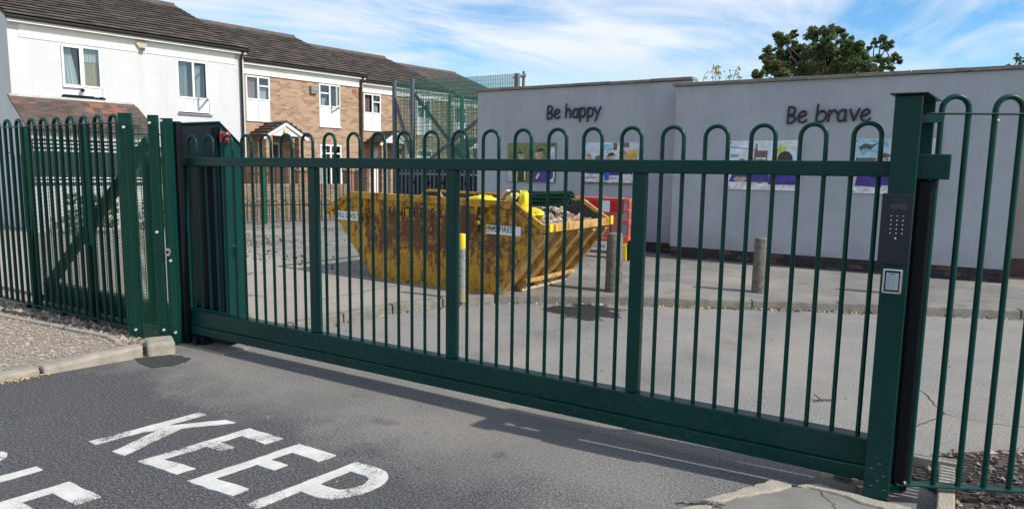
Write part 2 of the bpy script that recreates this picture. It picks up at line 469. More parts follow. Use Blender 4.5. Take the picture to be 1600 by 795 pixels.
def m_wetconc():
    s = NB('trowelled_concrete')
    a = s.noise(2.2, 6, 0.6)
    f = s.noise(60, 3, 0.6)
    c = s.ramp(a, [(0.35, (0.15, 0.145, 0.125)), (0.65, (0.25, 0.235, 0.205))])
    return s.finish(c, 0.7, s.math('ADD', a, s.math('MULTIPLY', f, 0.2)), 0.35, 0.02)
def m_patch():
    s = NB('fresh_tarmac')
    f = s.noise(150, 3, 0.75)
    c = s.ramp(f, [(0.3, (0.02, 0.02, 0.021)), (0.6, (0.055, 0.053, 0.05)), (0.75, (0.13, 0.12, 0.11))])
    return s.finish(c, 0.9, f, 0.9, 0.01)
ROAD, PAVE, VERGE, SOIL = m_road(), m_pave(), m_verge(), m_soil()
WALLG = m_render('grey_render', (0.375, 0.385, 0.41), (0.45, 0.46, 0.485), (0.24, 0.25, 0.275))
WALLB = m_render('taupe_render', (0.30, 0.27, 0.25), (0.35, 0.32, 0.30), (0.22, 0.2, 0.19))
WALLW = m_render('white_masonry_paint', (0.61, 0.615, 0.615), (0.67, 0.67, 0.665), (0.48, 0.48, 0.465))
BRICK = m_brick('house_brick', (0.25, 0.145, 0.085), (0.385, 0.235, 0.145), (0.46, 0.31, 0.205), (0.42, 0.345, 0.265))
SKIPY, SKIPE = m_skip(), m_skip_end()
PAINTL, WETC, PATCH = m_paint_line(), m_wetconc(), m_patch()

# ------------------------------------------------------------------ mesh helpers
class MB:
    def __init__(s): s.v, s.f, s.m = [], [], []
    def add(s, vs, fs, mi=0):
        o = len(s.v)
        s.v += [tuple(v) for v in vs]
        s.f += [tuple(i + o for i in f) for f in fs]
        s.m += [mi] * len(fs)
        return s
    def box(s, x0, x1, y0, y1, z0, z1, mi=0):
        vs = [(x, y, z) for z in (z0, z1) for y in (y0, y1) for x in (x0, x1)]
        return s.add(vs, [(0, 2, 3, 1), (4, 5, 7, 6), (0, 1, 5, 4), (2, 6, 7, 3), (0, 4, 6, 2), (1, 3, 7, 5)], mi)
    def hexa(s, p, mi=0):
        """eight corners in the order of box()"""
        return s.add(p, [(0, 2, 3, 1), (4, 5, 7, 6), (0, 1, 5, 4), (2, 6, 7, 3), (0, 4, 6, 2), (1, 3, 7, 5)], mi)
    def bar(s, a, b, w, h, upv=(0, 0, 1), mi=0):
        """rectangular bar from a to b: w across, h along upv"""
        a, b = Vector(a), Vector(b)
        d = (b - a).normalized()
        u = Vector(upv)
        u = (u - d * u.dot(d))
        if u.length < 1e-4: u = Vector((1, 0, 0))
        u.normalize()
        r = d.cross(u)
        c = []
        for p in (a, b):
            for i, j in ((-1, -1), (1, -1), (1, 1), (-1, 1)):
                c.append(p + r * (w / 2 * i) + u * (h / 2 * j))
        return s.add(c, [(0, 1, 2, 3), (7, 6, 5, 4), (0, 4, 5, 1), (1, 5, 6, 2), (2, 6, 7, 3), (3, 7, 4, 0)], mi)
    def tube(s, path, r, n=8, cap=True, mi=0):
        path = [Vector(p) for p in path]
        rs = r if isinstance(r, (list, tuple)) else [r] * len(path)
        ref = None
        rings = []
        for i, p in enumerate(path):
            d = (path[min(i + 1, len(path) - 1)] - path[max(i - 1, 0)]).normalized()
            if ref is None:
                ref = Vector((0, 1, 0)) if abs(d.y) < 0.9 else Vector((1, 0, 0))
            x = (ref - d * ref.dot(d)).normalized()
            ref = x
            y = d.cross(x)
            rings.append([p + (x * math.cos(2 * math.pi * k / n) + y * math.sin(2 * math.pi * k / n)) * rs[i] for k in range(n)])
        vs = [v for rg in rings for v in rg]
        fs = []
        for i in range(len(path) - 1):
            for k in range(n):
                a, b = i * n + k, i * n + (k + 1) % n
                fs.append((a, b, b + n, a + n))
        if cap:
            fs.append(tuple(range(n))[::-1])
            fs.append(tuple((len(path) - 1) * n + k for k in range(n)))
        return s.add(vs, fs, mi)
    def prism(s, poly, z0, z1, mi=0):
        n = len(poly)
        vs = [(x, y, z0) for x, y in poly] + [(x, y, z1) for x, y in poly]
        fs = [tuple(range(n))[::-1], tuple(range(n, 2 * n))]
        fs += [(k, (k + 1) % n, (k + 1) % n + n, k + n) for k in range(n)]
        return s.add(vs, fs, mi)
    def slab(s, poly, y0, y1, mi=0):
        """polygon in x,z extruded along y"""
        n = len(poly)
        vs = [(x, y0, z) for x, z in poly] + [(x, y1, z) for x, z in poly]
        fs = [tuple(range(n)), tuple(range(n, 2 * n))[::-1]]
        fs += [(k, k + n, (k + 1) % n + n, (k + 1) % n) for k in range(n)]
        return s.add(vs, fs, mi)
    def lathe(s, prof, n=20, c=(0, 0), mi=0):
        vs, fs = [], []
        for r, z in prof:
            for k in range(n):
                a = 2 * math.pi * k / n
                vs.append((c[0] + r * math.cos(a), c[1] + r * math.sin(a), z))
        for i in range(len(prof) - 1):
            for k in range(n):
                a, b = i * n + k, i * n + (k + 1) % n
                fs.append((a, b, b + n, a + n))
        fs.append(tuple(range(n))[::-1])
        fs.append(tuple((len(prof) - 1) * n + k for k in range(n)))
        return s.add(vs, fs, mi)
    def disc_y(s, x, z, y, r, t, n=12, mi=0):
        """short cylinder standing off a face that looks towards -y"""
        return s.tube([(x, y, z), (x, y - t, z)], r, n, True, mi)
    def mesh(s, name, mats):
        me = bpy.data.meshes.new(name)
        me.from_pydata(s.v, [], s.f)
        for m in (mats if isinstance(mats, (list, tuple)) else [mats]): me.materials.append(m)
        if any(s.m): me.polygons.foreach_set('material_index', s.m)
        me.update()
        return me
COL = S.collection
def link(name, me, parent=None, loc=(0, 0, 0), bevel=0.0, smooth=None, rot=None):
    o = bpy.data.objects.new(name, me)
    COL.objects.link(o)
    o.location = loc
    if rot: o.rotation_euler = rot
    if parent is not None: o.parent = parent
    if smooth is not None and me is not None:
        me.shade_smooth()
        me.set_sharp_from_angle(angle=R_(smooth))
    if bevel:
        b = o.modifiers.new('bevel', 'BEVEL')
        b.width = bevel
        b.segments = 2
        b.limit_method = 'ANGLE'
    return o
def part(parent, name, mb, mats, bevel=0.0, smooth=None, label=None, kind=None, loc=(0, 0, 0), rot=None):
    o = link(name, mb.mesh(name, mats), parent, loc, bevel, smooth, rot)
    if label: o['label'] = label
    if kind: o['kind'] = kind
    return o
def share(parent, name, me, loc=(0, 0, 0), rot=None, scale=None):
    o = bpy.data.objects.new(name, me)
    COL.objects.link(o)
    o.parent = parent
    o.location = loc
    if rot: o.rotation_euler = rot
    if scale: o.scale = scale
    return o
def tag(o, label, cat, group=None):
    o['label'] = label
    o['category'] = cat
    if group: o['group'] = group
    return o
def thing(name, label, cat, loc=(0, 0, 0), rz=0.0, group=None):
    o = bpy.data.objects.new(name, None)
    o.empty_display_size = 0.2
    COL.objects.link(o)
    o.location = loc
    o.rotation_euler = (0, 0, rz)
    return tag(o, label, cat, group)
def copy_tree(o, parent=None):
    c = o.copy()
    COL.objects.link(c)
    if parent is not None: c.parent = parent
    for ch in list(o.children): copy_tree(ch, c)
    return c
def struct(name, mb, mats, parent=None, **kw):
    o = part(parent, name, mb, mats, **kw)
    o['kind'] = 'structure'
    return o
def stuff(o, label, cat):
    o['kind'] = 'stuff'
    return tag(o, label, cat)
def catmull(pts, k=4):
    if len(pts) < 3: return [Vector(p) for p in pts]
    P = [Vector(p) for p in pts]
    P = [P[0] * 2 - P[1]] + P + [P[-1] * 2 - P[-2]]
    o = []
    for i in range(1, len(P) - 2):
        a, b, c, d = P[i - 1:i + 3]
        for j in range(k):
            t = j / k
            o.append(0.5 * ((2 * b) + (c - a) * t + (2 * a - 5 * b + 4 * c - d) * t * t + (3 * b - 3 * c + d - a) * t ** 3))
    o.append(P[-2])
    return o
def text_mesh(txt, size, extr=0.001, m=INK, align='LEFT'):
    cu = bpy.data.curves.new('lettering', 'FONT')
    cu.body = txt
    cu.size = size
    cu.extrude = extr
    cu.align_x = align
    ob = bpy.data.objects.new('lettering', cu)
    COL.objects.link(ob)
    dg = bpy.context.evaluated_depsgraph_get()
    me = bpy.data.meshes.new_from_object(ob.evaluated_get(dg))
    bpy.data.objects.remove(ob)
    bpy.data.curves.remove(cu)
    me.materials.clear()
    me.materials.append(m)
    return me
def rock(mb, c, r, rnd=random, mi=0, flat=0.75):
    """one loose stone: a jittered octahedron with its edges cut once"""
    ax = [Vector((1, 0, 0)), Vector((-1, 0, 0)), Vector((0, 1, 0)), Vector((0, -1, 0)), Vector((0, 0, 1)), Vector((0, 0, -1))]
    a = rnd.uniform(0, 6.28)
    ca, sa = math.cos(a), math.sin(a)
    vs = []
    for v in ax:
        v = v * rnd.uniform(0.65, 1.25) + Vector((rnd.uniform(-.3, .3), rnd.uniform(-.3, .3), rnd.uniform(-.3, .3)))
        vs.append((c[0] + r * (v.x * ca - v.y * sa), c[1] + r * (v.x * sa + v.y * ca), c[2] + r * v.z * flat))
    mb.add(vs, [(0, 2, 4), (2, 1, 4), (1, 3, 4), (3, 0, 4), (2, 0, 5), (1, 2, 5), (3, 1, 5), (0, 3, 5)], mi)
def bow_mesh(sp, ztop, z0, r, name, mats, n=10, left_z=None, right_z=None, seg=10):
    """one bow-top piece: two uprights joined by a half-round hoop, x from 0 to sp"""
    h = sp / 2
    zc = ztop - r - h
    pts = [(0, 0, z0 if left_z is None else left_z), (0, 0, zc)]
    for k in range(1, seg):
        a = math.pi * (1 - k / seg)
        pts.append((h + h * math.cos(a), 0, zc + h * math.sin(a)))
    pts += [(sp, 0, zc), (sp, 0, z0 if right_z is None else right_z)]
    mb = MB().tube(pts, r, n)
    me = mb.mesh(name, mats)
    me.shade_smooth()
    me.set_sharp_from_angle(angle=R_(50))
    return me

# ================================================================== THE SETTING
struct('ground', MB().add([(-600, -600, -0.08), (600, -600, -0.08), (600, 600, -0.08), (-600, 600, -0.08)], [(0, 1, 2, 3)]), PAVE)
road = struct('road', MB().add([(-30, -30, 0), (40, -30, 0), (40, 14, 0), (-30, 14, 0)], [(0, 1, 2, 3)]), ROAD)
KERB = [(-0.32, 0.10), (-0.27, 0.44), (-0.22, 0.80), (-0.17, 1.36), (-0.06, 1.95), (0.24, 2.69), (0.73, 3.33), (1.30, 3.68), (1.85, 3.98), (2.8, 4.45),
        (3.54, 4.83), (4.92, 5.45), (6.2, 5.98), (9.0, 7.0), (14, 8.4), (30, 12)]
kp = [Vector((x, y, 0)) for x, y in KERB]
def offset(pts, d):
    o = []
    for i, p in enumerate(pts):
        t = (pts[min(i + 1, len(pts) - 1)] - pts[max(i - 1, 0)]).normalized()
        o.append(p + Vector((-t.y, t.x, 0)) * d)
    return o
inner = offset(kp, 0.125)
pv = [(p.x, p.y) for p in inner] + [(60, 60), (-60, 60), (-60, 0.12), (-0.45, 0.12)]
struct('pavement', MB().prism(pv, -0.05, 0.1), PAVE)
# kerbstones, one by one along the curve
kerb = thing('kerb', 'worn grey concrete kerb curving along the far pavement', 'kerb', (0, 0, 0))
del kerb['category']; del kerb['label']
kerb['kind'] = 'structure'
path = catmull([tuple(p) for p in kp], 12)
acc, last, start = 0, path[0], path[0]
rk = random.Random(3)
run = [path[0]]
for p in path[1:]:
    acc += (p - run[-1]).length
    run.append(p)
    if acc > (0.62 if p.y < 4 else 0.9) and p.x < 16:
        a, b = run[0], run[-1]
        d = (b - a).normalized()
        nrm = Vector((-d.y, d.x, 0))
        dz = rk.uniform(-0.006, 0.008)
        a2, b2 = a + d * 0.006, b - d * 0.006
        q = []
        for z in (-0.05, 0.108 + dz):
            for off in (0.0 if z < 0 else 0.012, 0.13):
                for e in (a2, b2):
                    v = e + nrm * off
                    q.append((v.x, v.y, z))
        part(kerb, 'kerbstone', MB().hexa(q), CONC2, bevel=0.012)
        run, acc = [b], 0
# left verge of gravel and its kerb
vg = [(-0.78, -0.40), (-0.98, -1.55), (-1.3, -3.2), (-1.3, -12), (-30, -12), (-30, 0.12), (-0.9, 0.12)]
struct('verge', MB().prism(vg, -0.05, 0.055), VERGE)
lk = thing('verge_kerb', 'pale concrete kerb', 'kerb', (0, 0, 0))
del lk['category']; del lk['label']
lk['kind'] = 'structure'
def kerb_block(a, b, w, h, hb=None, bev=0.02):
    a, b = Vector(a + (0,)), Vector(b + (0,))
    d = (b - a).normalized()
    nrm = Vector((-d.y, d.x, 0))
    q = []
    for z in (-0.05, 1):
        for off in (0, w):
            for e, hh in ((a, h), (b, h if hb is None else hb)):
                v = e + nrm * off
                q.append((v.x, v.y, z if z < 0 else hh))
    return MB().hexa(q)
part(lk, 'kerbstone', kerb_block((-0.63, -0.555), (-0.525, -0.355), 0.27, 0.118, 0.118), CONC, bevel=0.03)
part(lk, 'kerbstone', kerb_block((-0.80, -1.30), (-0.645, -0.575), 0.14, 0.06, 0.108), CONC, bevel=0.025)
part(lk, 'kerbstone', kerb_block((-0.98, -2.2), (-0.806, -1.32), 0.14, 0.05, 0.058), CONC, bevel=0.02)
part(lk, 'kerbstone', kerb_block((-1.1, -3.1), (-0.985, -2.22), 0.14, 0.05, 0.05), CONC, bevel=0.02)
# edging strips inside the verge
part(lk, 'edging_stone', kerb_block((-3.3, -0.66), (-1.30, -0.52), 0.05, 0.085), CONC, bevel=0.008)
part(lk, 'edging_stone', kerb_block((-1.285, -0.535), (-1.12, -0.56), 0.06, 0.08), CONC, bevel=0.008)
# fresh tarmac patch, irregular edge
pp = [(-0.66, -0.66), (-0.50, -0.70), (-0.29, -0.72), (-0.20, -0.60), (-0.22, -0.45), (-0.26, -0.38), (-0.40, -0.385), (-0.52, -0.42), (-0.60, -0.55)]
rk = random.Random(5)
pc = []
for i in range(len(pp)):
    a, b = pp[i], pp[(i + 1) % len(pp)]
    for k in range(5):
        t = k / 5
        pc.append((a[0] + (b[0] - a[0]) * t + rk.uniform(-.012, .012), a[1] + (b[1] - a[1]) * t + rk.uniform(-.012, .012)))
struct('tarmac_patch', MB().prism(pc, -0.02, 0.006), PATCH, parent=road)
# roller plate under the gate
struct('roller_plate', MB().box(-0.86, -0.14, -0.16, 0.13, -0.02, 0.014), WETC, parent=road, bevel=0.006)

def crack(pts, w, z, par):
    r_ = random.Random(int(pts[0][0] * 100))
    fine = []
    for i in range(len(pts) - 1):
        a, b = Vector(pts[i]), Vector(pts[i + 1])
        for k in range(10):
            v = a.lerp(b, k / 10)
            fine.append(v + Vector((r_.uniform(-.012, .012), r_.uniform(-.012, .012))))
    fine.append(Vector(pts[-1]))
    mb = MB()
    vs = []
    for i, p in enumerate(fine):
        t = (fine[min(i + 1, len(fine) - 1)] - fine[max(i - 1, 0)]).normalized()
        ww = w * r_.uniform(.4, 1.2)
        vs += [(p.x - t.y * ww, p.y + t.x * ww, z), (p.x + t.y * ww, p.y - t.x * ww, z)]
    mb.add(vs, [(2 * i, 2 * i + 1, 2 * i + 3, 2 * i + 2) for i in range(len(fine) - 1)])
    struct('crack', mb, PATCH, parent=par)
crack([(5.05, 2.55), (5.18, 2.2), (5.33, 1.68), (5.12, 1.2), (5.08, 1.0)], 0.0045, 0.003, road)
crack([(5.33, 1.68), (5.6, 1.62), (5.95, 1.75)], 0.003, 0.003, road)
# ---- painted letters on the driveway (KEEP over CLEAR, the latter mostly out of frame)
def paint_letter(polys):
    mb = MB()
    for i, pl in enumerate(polys):
        mb.prism(pl, -0.01, 0.0042 + 0.0009 * i)
    struct('painted_letter', mb, PAINTL, parent=road)
SK = 0.165      # lean of the stems along y
def xf(x0, y0, pl):
    return [(x0 + u + (v) * SK, y0 + v) for u, v in pl]
def rough(pl, r, st=0.05):
    o = []
    for i in range(len(pl)):
        a, b = Vector(pl[i]), Vector(pl[(i + 1) % len(pl)])
        k = max(1, int((b - a).length / st))
        for j in range(k):
            t = j / k
            v = a.lerp(b, t)
            o.append((v.x + r.uniform(-.004, .004), v.y + r.uniform(-.004, .004)))
    return o
HH, SW, BT = 0.665, 0.078, 0.108
def let_E(x, y, w=0.33, mid=True):
    r = random.Random(int(x * 100))
    body = [(0, 0), (w, 0.02), (w, 0.02 + BT * 0.95), (SW, BT * 0.9), (SW, HH - BT), (w - 0.02, HH - BT - 0.01), (w - 0.02, HH), (0, HH)]
    return [rough(xf(x, y, body), r), rough(xf(x, y, [(SW, 0.33), (0.22, 0.34), (0.22, 0.425), (SW, 0.42)]), r)]
def let_K(x, y):
    r = random.Random(1)
    return [rough(xf(x, y, [(0, 0), (SW, 0), (SW, HH), (0, HH)]), r),
            rough(xf(x, y, [(SW * .8, 0.24), (SW * .8, 0.36), (0.265, HH + .01), (0.36, HH + .01)]), r),
            rough(xf(x, y, [(0.11, 0.37), (0.20, 0.43), (0.375, 0.0), (0.27, 0.0)]), r)]
def let_P(x, y, leg=False):
    r = random.Random(2)
    out_, inn = [], []
    for k in range(13):
        a = R_(90 - 180 * k / 12)
        out_.append((0.19 + 0.155 * math.cos(a), 0.455 + 0.21 * math.sin(a)))
        inn.append((0.19 + 0.075 * math.cos(a), 0.455 + 0.10 * math.sin(a)))
    ring = [(SW * .9, HH)] + out_ + [(SW * .9, 0.245), (SW * .9, 0.355)] + inn[::-1] + [(SW * .9, 0.555)]
    ps = [rough(xf(x, y, [(0, 0), (SW, 0), (SW, HH), (0, HH)]), r), rough(xf(x, y, ring), r, 0.04)]
    if leg: ps.append(rough(xf(x, y, [(0.16, 0.25), (0.24, 0.25), (0.34, 0), (0.25, 0)]), r))
    return ps
def let_C(x, y):
    r = random.Random(4)
    o, i_ = [], []
    for k in range(15):
        a = R_(50 + 260 * k / 14)
        o.append((0.18 + 0.18 * math.cos(a), HH / 2 + HH / 2 * math.sin(a)))
        i_.append((0.18 + 0.10 * math.cos(a), HH / 2 + (HH / 2 - .12) * math.sin(a)))
    return [rough(xf(x, y, o + i_[::-1]), r)]
def let_L(x, y):
    r = random.Random(6)
    return [rough(xf(x, y, [(0, 0), (0.32, 0.02), (0.32, BT), (SW, BT), (SW, HH), (0, HH)]), r)]
def let_A(x, y):
    r = random.Random(8)
    return [rough(xf(x, y, [(0, 0), (.085, 0), (.21, HH), (.135, HH)]), r), rough(xf(x, y, [(.28, 0), (.365, 0), (.215, HH), (.16, HH)]), r),
            rough(xf(x, y, [(.08, .18), (.29, .18), (.27, .28), (.10, .28)]), r)]
y1, y2 = -1.815, -2.815
for ps in (let_K(0.855, y1), let_E(1.372, y1), let_E(1.83, y1), let_P(2.30, y1),
           let_C(0.34, y2), let_L(0.86, y2), let_E(1.205, y2 + 0.0), let_A(1.70, y2), let_P(2.15, y2, True)):
    paint_letter(ps)

# ================================================================== SLIDING GATE
P = 0.125
gate = thing('sliding_gate', 'long dark green bow top sliding gate across the driveway', 'gate', (0, 0, 0))
part(gate, 'top_rail', MB().box(-0.84, 5.01, -0.04, 0.04, 1.663, 1.742), GREEN, bevel=0.007)
part(gate, 'bottom_beam', MB().box(-3.5, 4.955, -0.05, 0.05, 0.1755, 0.322), GREEN, bevel=0.008)
part(gate, 'track_beam', MB().box(-3.5, 4.955, -0.064, 0.064, 0.098, 0.175), GREEN, bevel=0.006)
for x in (1.62, 2.95, 3.95, 0.6):
    part(gate, 'weld_bead', MB().box(x - 0.045, x + 0.045, -0.0565, -0.0505, 0.1765, 0.1825), GREEN)
zb, zt, rb = 0.322, 1.942, 0.0122
gb = bow_mesh(P, zt, zb, rb, 'bow_bar', GREEN)
gbr = bow_mesh(P, zt, zb, rb, 'bow_bar', GREEN, right_z=1.742)
gbl = bow_mesh(P, zt, zb, rb, 'bow_bar', GREEN, left_z=1.742)
STL = {7, 18, 29}
rbw = random.Random(50)
for i in range(-6, 40, 2):
    me = gbr if (i + 1) in STL else gbl if i in STL else gb
    share(gate, 'bow_bar', me, (i * P + rbw.uniform(-.0015, .0015), 0, 0), (rbw.uniform(-.0015, .0015), rbw.uniform(-.0012, .0012), rbw.uniform(-.04, .04)))
for i in STL:
    part(gate, 'stile', MB().box(i * P - 0.04, i * P + 0.04, -0.03, 0.03, 0.322, 1.663), GREEN, bevel=0.005)
for x in (-0.85, 4.985): part(gate, 'end_stile', MB().box(x - 0.025, x + 0.025, -0.032, 0.032, 0.322, 1.663), GREEN, bevel=0.005)
# counterbalance tail behind the left fence
part(gate, 'tail_brace', MB().bar((-1.0, 0.0, 1.60 + 0.68), (-1.0, 0, 1.6), 0.01, 0.01) if False else MB().bar((-1.35, 0.0, 1.663 + 0.24), (-3.42, 0.0, 0.31), 0.07, 0.10), GREEN, bevel=0.005)
part(gate, 'tail_post', MB().box(-1.45, -1.37, -0.036, 0.036, 0.322, 1.86), GREEN, bevel=0.005)
part(gate, 'tail_rail', MB().box(-1.37, -0.876, -0.038, 0.038, 1.665, 1.740), GREEN)
rc = MB().box(-0.80, -0.52, -0.09, 0.09, 0.016, 0.09).box(-0.46, -0.2, -0.04, 0.04, 0.05, 0.0965)
roller = tag(part(None, 'gate_roller', rc, BLACK, bevel=0.008), 'black roller carriage on the base plate under the left end of the gate', 'roller')
for x in (-0.72, -0.6):
    part(roller, 'wheel', MB().tube([(x, -0.1, 0.055), (x, -0.125, 0.055)], 0.03, 12), BLACK, smooth=40)

# right hand gate post with its catch frame
gp = thing('gate_post', 'tall square dark green gate post with cap plate at right end of gate', 'post', (4.985, -0.11, 0))
def gpart(name, mb, m, **k):
    mb.v = [(x - 4.985, y + 0.11, z) for x, y, z in mb.v]
    return part(gp, name, mb, m, **k)
gpart('post_body', MB().box(4.926, 5.041, -0.175, -0.062, -0.05, 2.045), GREEN, bevel=0.006)
gpart('rear_post', MB().box(4.985, 5.095, 0.11, 0.22, -0.05, 2.04), GREEN, bevel=0.006)
gpart('cap_plate', MB().hexa([(4.905, -0.20, 2.046), (5.06, -0.20, 2.046), (4.955, 0.235, 2.046), (5.12, 0.235, 2.046),
                              (4.905, -0.20, 2.052), (5.06, -0.20, 2.052), (4.955, 0.235, 2.052), (5.12, 0.235, 2.052)]), GREEN)
gpart('catch_bracket', MB().box(5.02, 5.175, -0.055, 0.105, 1.655, 1.775), GREEN, bevel=0.006)
gpart('rubber_edge', MB().box(5.045, 5.115, -0.035, 0.1, 0.07, 1.652), BLACK, bevel=0.012)
ft = MB()
for x, z in ((4.955, .22), (4.985, .16), (5.01, .19), (4.96, .13), (5.02, .12), (4.99, .25)): ft.box(x - .006, x + .006, -0.1756, -0.1752, z - .0015, z + .0015)
gpart('chip_mark', ft, MATS['bollard_render'])
# intercom panel
ic = thing('intercom_panel', 'black door entry keypad panel high on the right gate post', 'intercom', (4.985, -0.176, 1.25))
part(ic, 'backplate', MB().box(-0.078, 0.055, -0.026, 0.0, 0.0, 0.338), DARKP, bevel=0.006)
part(ic, 'display', MB().box(-0.042, 0.026, -0.0275, -0.0255, 0.263, 0.289), mat('lcd_grey', (0.03, 0.042, 0.05), 0.25, var=0.05))
part(ic, 'speaker_grille', MB().box(-0.032, 0.018, -0.0268, -0.0255, 0.305, 0.3095).box(-0.02, 0.006, -0.0268, -0.0255, 0.3115, 0.316), mat('grille', (0.035, 0.04, 0.05), 0.5))
kb = MB()
for r_ in range(5):
    for c_ in range(3):
        x, z = -0.033 + c_ * 0.0245, 0.232 - r_ * 0.0205
        if r_ == 0: kb.box(x - .0045, x + .0045, -0.0272, -0.0255, z - .001, z + .001)
        else: kb.box(x - .0022, x + .0022, -0.0272, -0.0255, z - .003, z + .003)
kb.box(-0.0125, -0.0055, -0.0272, -0.0255, 0.122, 0.128).box(-0.0105, -0.0075, -0.0272, -0.0255, 0.1281, 0.132)
part(ic, 'key_legend', kb, mat('legend_white', (0.75, 0.78, 0.8), 0.5))
kpd = thing('access_keypad', 'small silver framed keypad below the black intercom panel', 'keypad', (4.978, -0.176, 1.108))
part(kpd, 'housing', MB().box(-0.043, 0.041, -0.022, 0.0, 0.0, 0.122), CHROME, bevel=0.008)
part(kpd, 'bezel', MB().box(-0.033, 0.031, -0.0235, -0.0215, 0.012, 0.112), BLACK, bevel=0.002)
pad = part(kpd, 'pad', MB().box(-0.027, 0.025, -0.025, -0.0232, 0.02, 0.103), KEYG, bevel=0.003)
part(kpd, 'status_lights', MB().box(-0.012, 0.010, -0.0262, -0.0252, 0.096, 0.0985), INK)
km = MB().box(-0.0055, 0.0055, -0.001, 0.0, -0.0065, 0.0065)
kme = km.mesh('key', mat('key_cap', (0.30, 0.34, 0.41), 0.45, var=0.1))
for r_ in range(4):
    for c_ in range(3):
        share(kpd, 'key', kme, (-0.0165 + c_ * 0.0155, -0.0252, 0.085 - r_ * 0.0183))
for r_, row in enumerate(('123', '456', '789', '*0#')):
    for c_, ch in enumerate(row):
        o = share(kpd, 'numeral', text_mesh(ch, 0.012, 0.0002, WHITES, 'CENTER'), (-0.0165 + c_ * 0.0155, -0.0265, 0.081 - r_ * 0.0183), (R_(90), 0, 0))

# ================================================================== RIGHT FENCE
rf = thing('bow_top_fence', 'green bow top railing panel to the right of the gate post', 'fence', (5.12, 0.0, 0), R_(25))
part(rf, 'top_rail', MB().box(-0.06, 2.3, -0.021, 0.021, 1.963, 1.971), GREEN, bevel=0.003)
part(rf, 'bottom_rail', MB().box(-0.07, 2.3, -0.03, 0.03, 0.105, 0.116), GREEN, bevel=0.004)
fb = bow_mesh(0.121, 2.062, 0.116, 0.0135, 'bow_bar', GREEN, n=12)
for k in range(9): share(rf, 'bow_bar', fb, (0.0 + k * 0.2405, 0, 0))
part(rf, 'bolt', MB().disc_y(0.245, 1.938, -0.012, 0.005, 0.012, 8), BOLT)
part(rf, 'bolt', MB().disc_y(-0.03, 0.128, -0.02, 0.006, 0.014, 8), BOLT)
part(rf, 'end_bracket', MB().box(-0.10, -0.03, -0.016, 0.022, 0.062, 0.104), GREEN)
part(rf, 'end_bracket', MB().box(-0.075, 0.0, -0.02, 0.02, 1.925, 1.9625), GREEN)

# ================================================================== LEFT FENCE, GUARD AND CABINET
lf = thing('bow_top_fence', 'green bow top fence on the left with fine wire mesh behind it', 'fence', (-1.5, -0.25, 0), 0)
lb = bow_mesh(0.13, 2.142, 0.12, 0.0175, 'bow_bar', GREEN, n=10)
for k in range(16):
    share(lf, 'bow_bar', lb, (-0.065 - 0.26 * k, 0, 0), (rbw.uniform(-.002, .002), rbw.uniform(-.0015, .0015), rbw.uniform(-.05, .05)))
part(lf, 'top_rail', MB().box(-4.3, 0.22, -0.03, 0.03, 2.046, 2.056), GREEN)
part(lf, 'bottom_rail', MB().box(-4.3, 0.22, -0.03, 0.03, 0.108, 0.12), GREEN, bevel=0.003)
for x in (-0.67, -1.83, -3.4):
    part(lf, 'post', MB().box(x - 0.035, x + 0.035, 0.032, 0.10, 0.0, 2.06), GREEN2, bevel=0.004)
for x in (-1.15, -1.9, -2.9):
    part(lf, 'foot', MB().box(x - 0.02, x + 0.02, -0.02, 0.02, -0.02, 0.108), GREEN)
def wire_mesh(x0, x1, z0, z1, y, dz, dx, w):
    mb = MB()
    z = z0
    while z <= z1:
        mb.box(x0, x1, y - w / 2, y + w / 2, z - w / 2, z + w / 2)
        z += dz
    x = x0
    while x <= x1 + 1e-6:
        mb.box(x - w / 2, x + w / 2, y + w / 2, y + w * 1.5, z0, z1)
        x += dx
    return mb
part(lf, 'wire_mesh', wire_mesh(-2.1, 0.2, 0.16, 2.04, 0.12, 0.0145, 0.0762, 0.0050), GREEN2, kind='stuff')

gd = thing('mesh_guard', 'green wire mesh guard screen over posts at left end of gate', 'guard', (-1.20, -0.385, 0), R_(24.5))
part(gd, 'post', MB().box(0.0, 0.118, 0.012, 0.045, 0.0, 2.13), GREEN, bevel=0.005)
part(gd, 'post', MB().box(0.282, 0.375, 0.012, 0.045, 0.0, 2.112), GREEN, bevel=0.005)
part(gd, 'post', MB().box(0.395, 0.505, 0.022, 0.055, -0.02, 2.085), GREEN, bevel=0.005)
part(gd, 'cross_rail', MB().box(0.12, 0.28, 0.02, 0.04, 1.78, 1.82), GREEN)
part(gd, 'wire_mesh', wire_mesh(0.0, 0.505, 0.03, 2.075, -0.006, 0.0145, 0.0762, 0.0034), mat('mesh_green', (0.006, 0.09, 0.055), 0.4, var=0.1), kind='stuff')
for x, z in ((0.07, 2.0), (0.32, 2.04), (0.43, 2.06), (0.34, 1.06), (0.46, 0.80), (0.08, 0.14), (0.36, 0.15), (0.475, 0.13)):
    part(gd, 'bolt', MB().disc_y(x, z, -0.005, 0.012, 0.012, 10), BOLT, smooth=40)
ks = thing('key_switch', 'oval silver key switch on the mesh guard', 'switch', (-1.20 + 0.445 * math.cos(R_(24.5)) , -0.385 + 0.445 * math.sin(R_(24.5)), 0.88), R_(24.5))
ov = MB().tube([(0, -0.012, 0), (0, -0.03, 0)], 0.026, 18)
ov.v = [(x, y, z * 1.45) for x, y, z in ov.v]
part(ks, 'faceplate', ov, CHROME, smooth=40)
part(ks, 'key_barrel', MB().tube([(0, -0.03, 0), (0, -0.036, 0)], 0.013, 14), BLACK, smooth=40)
tag(part(None, 'rubber_strip', MB().box(-0.80, -0.722, -0.125, -0.065, 0.03, 2.06), BLACK, bevel=0.012), 'upright black rubber safety strip where the gate meets the left guard', 'safety strip')

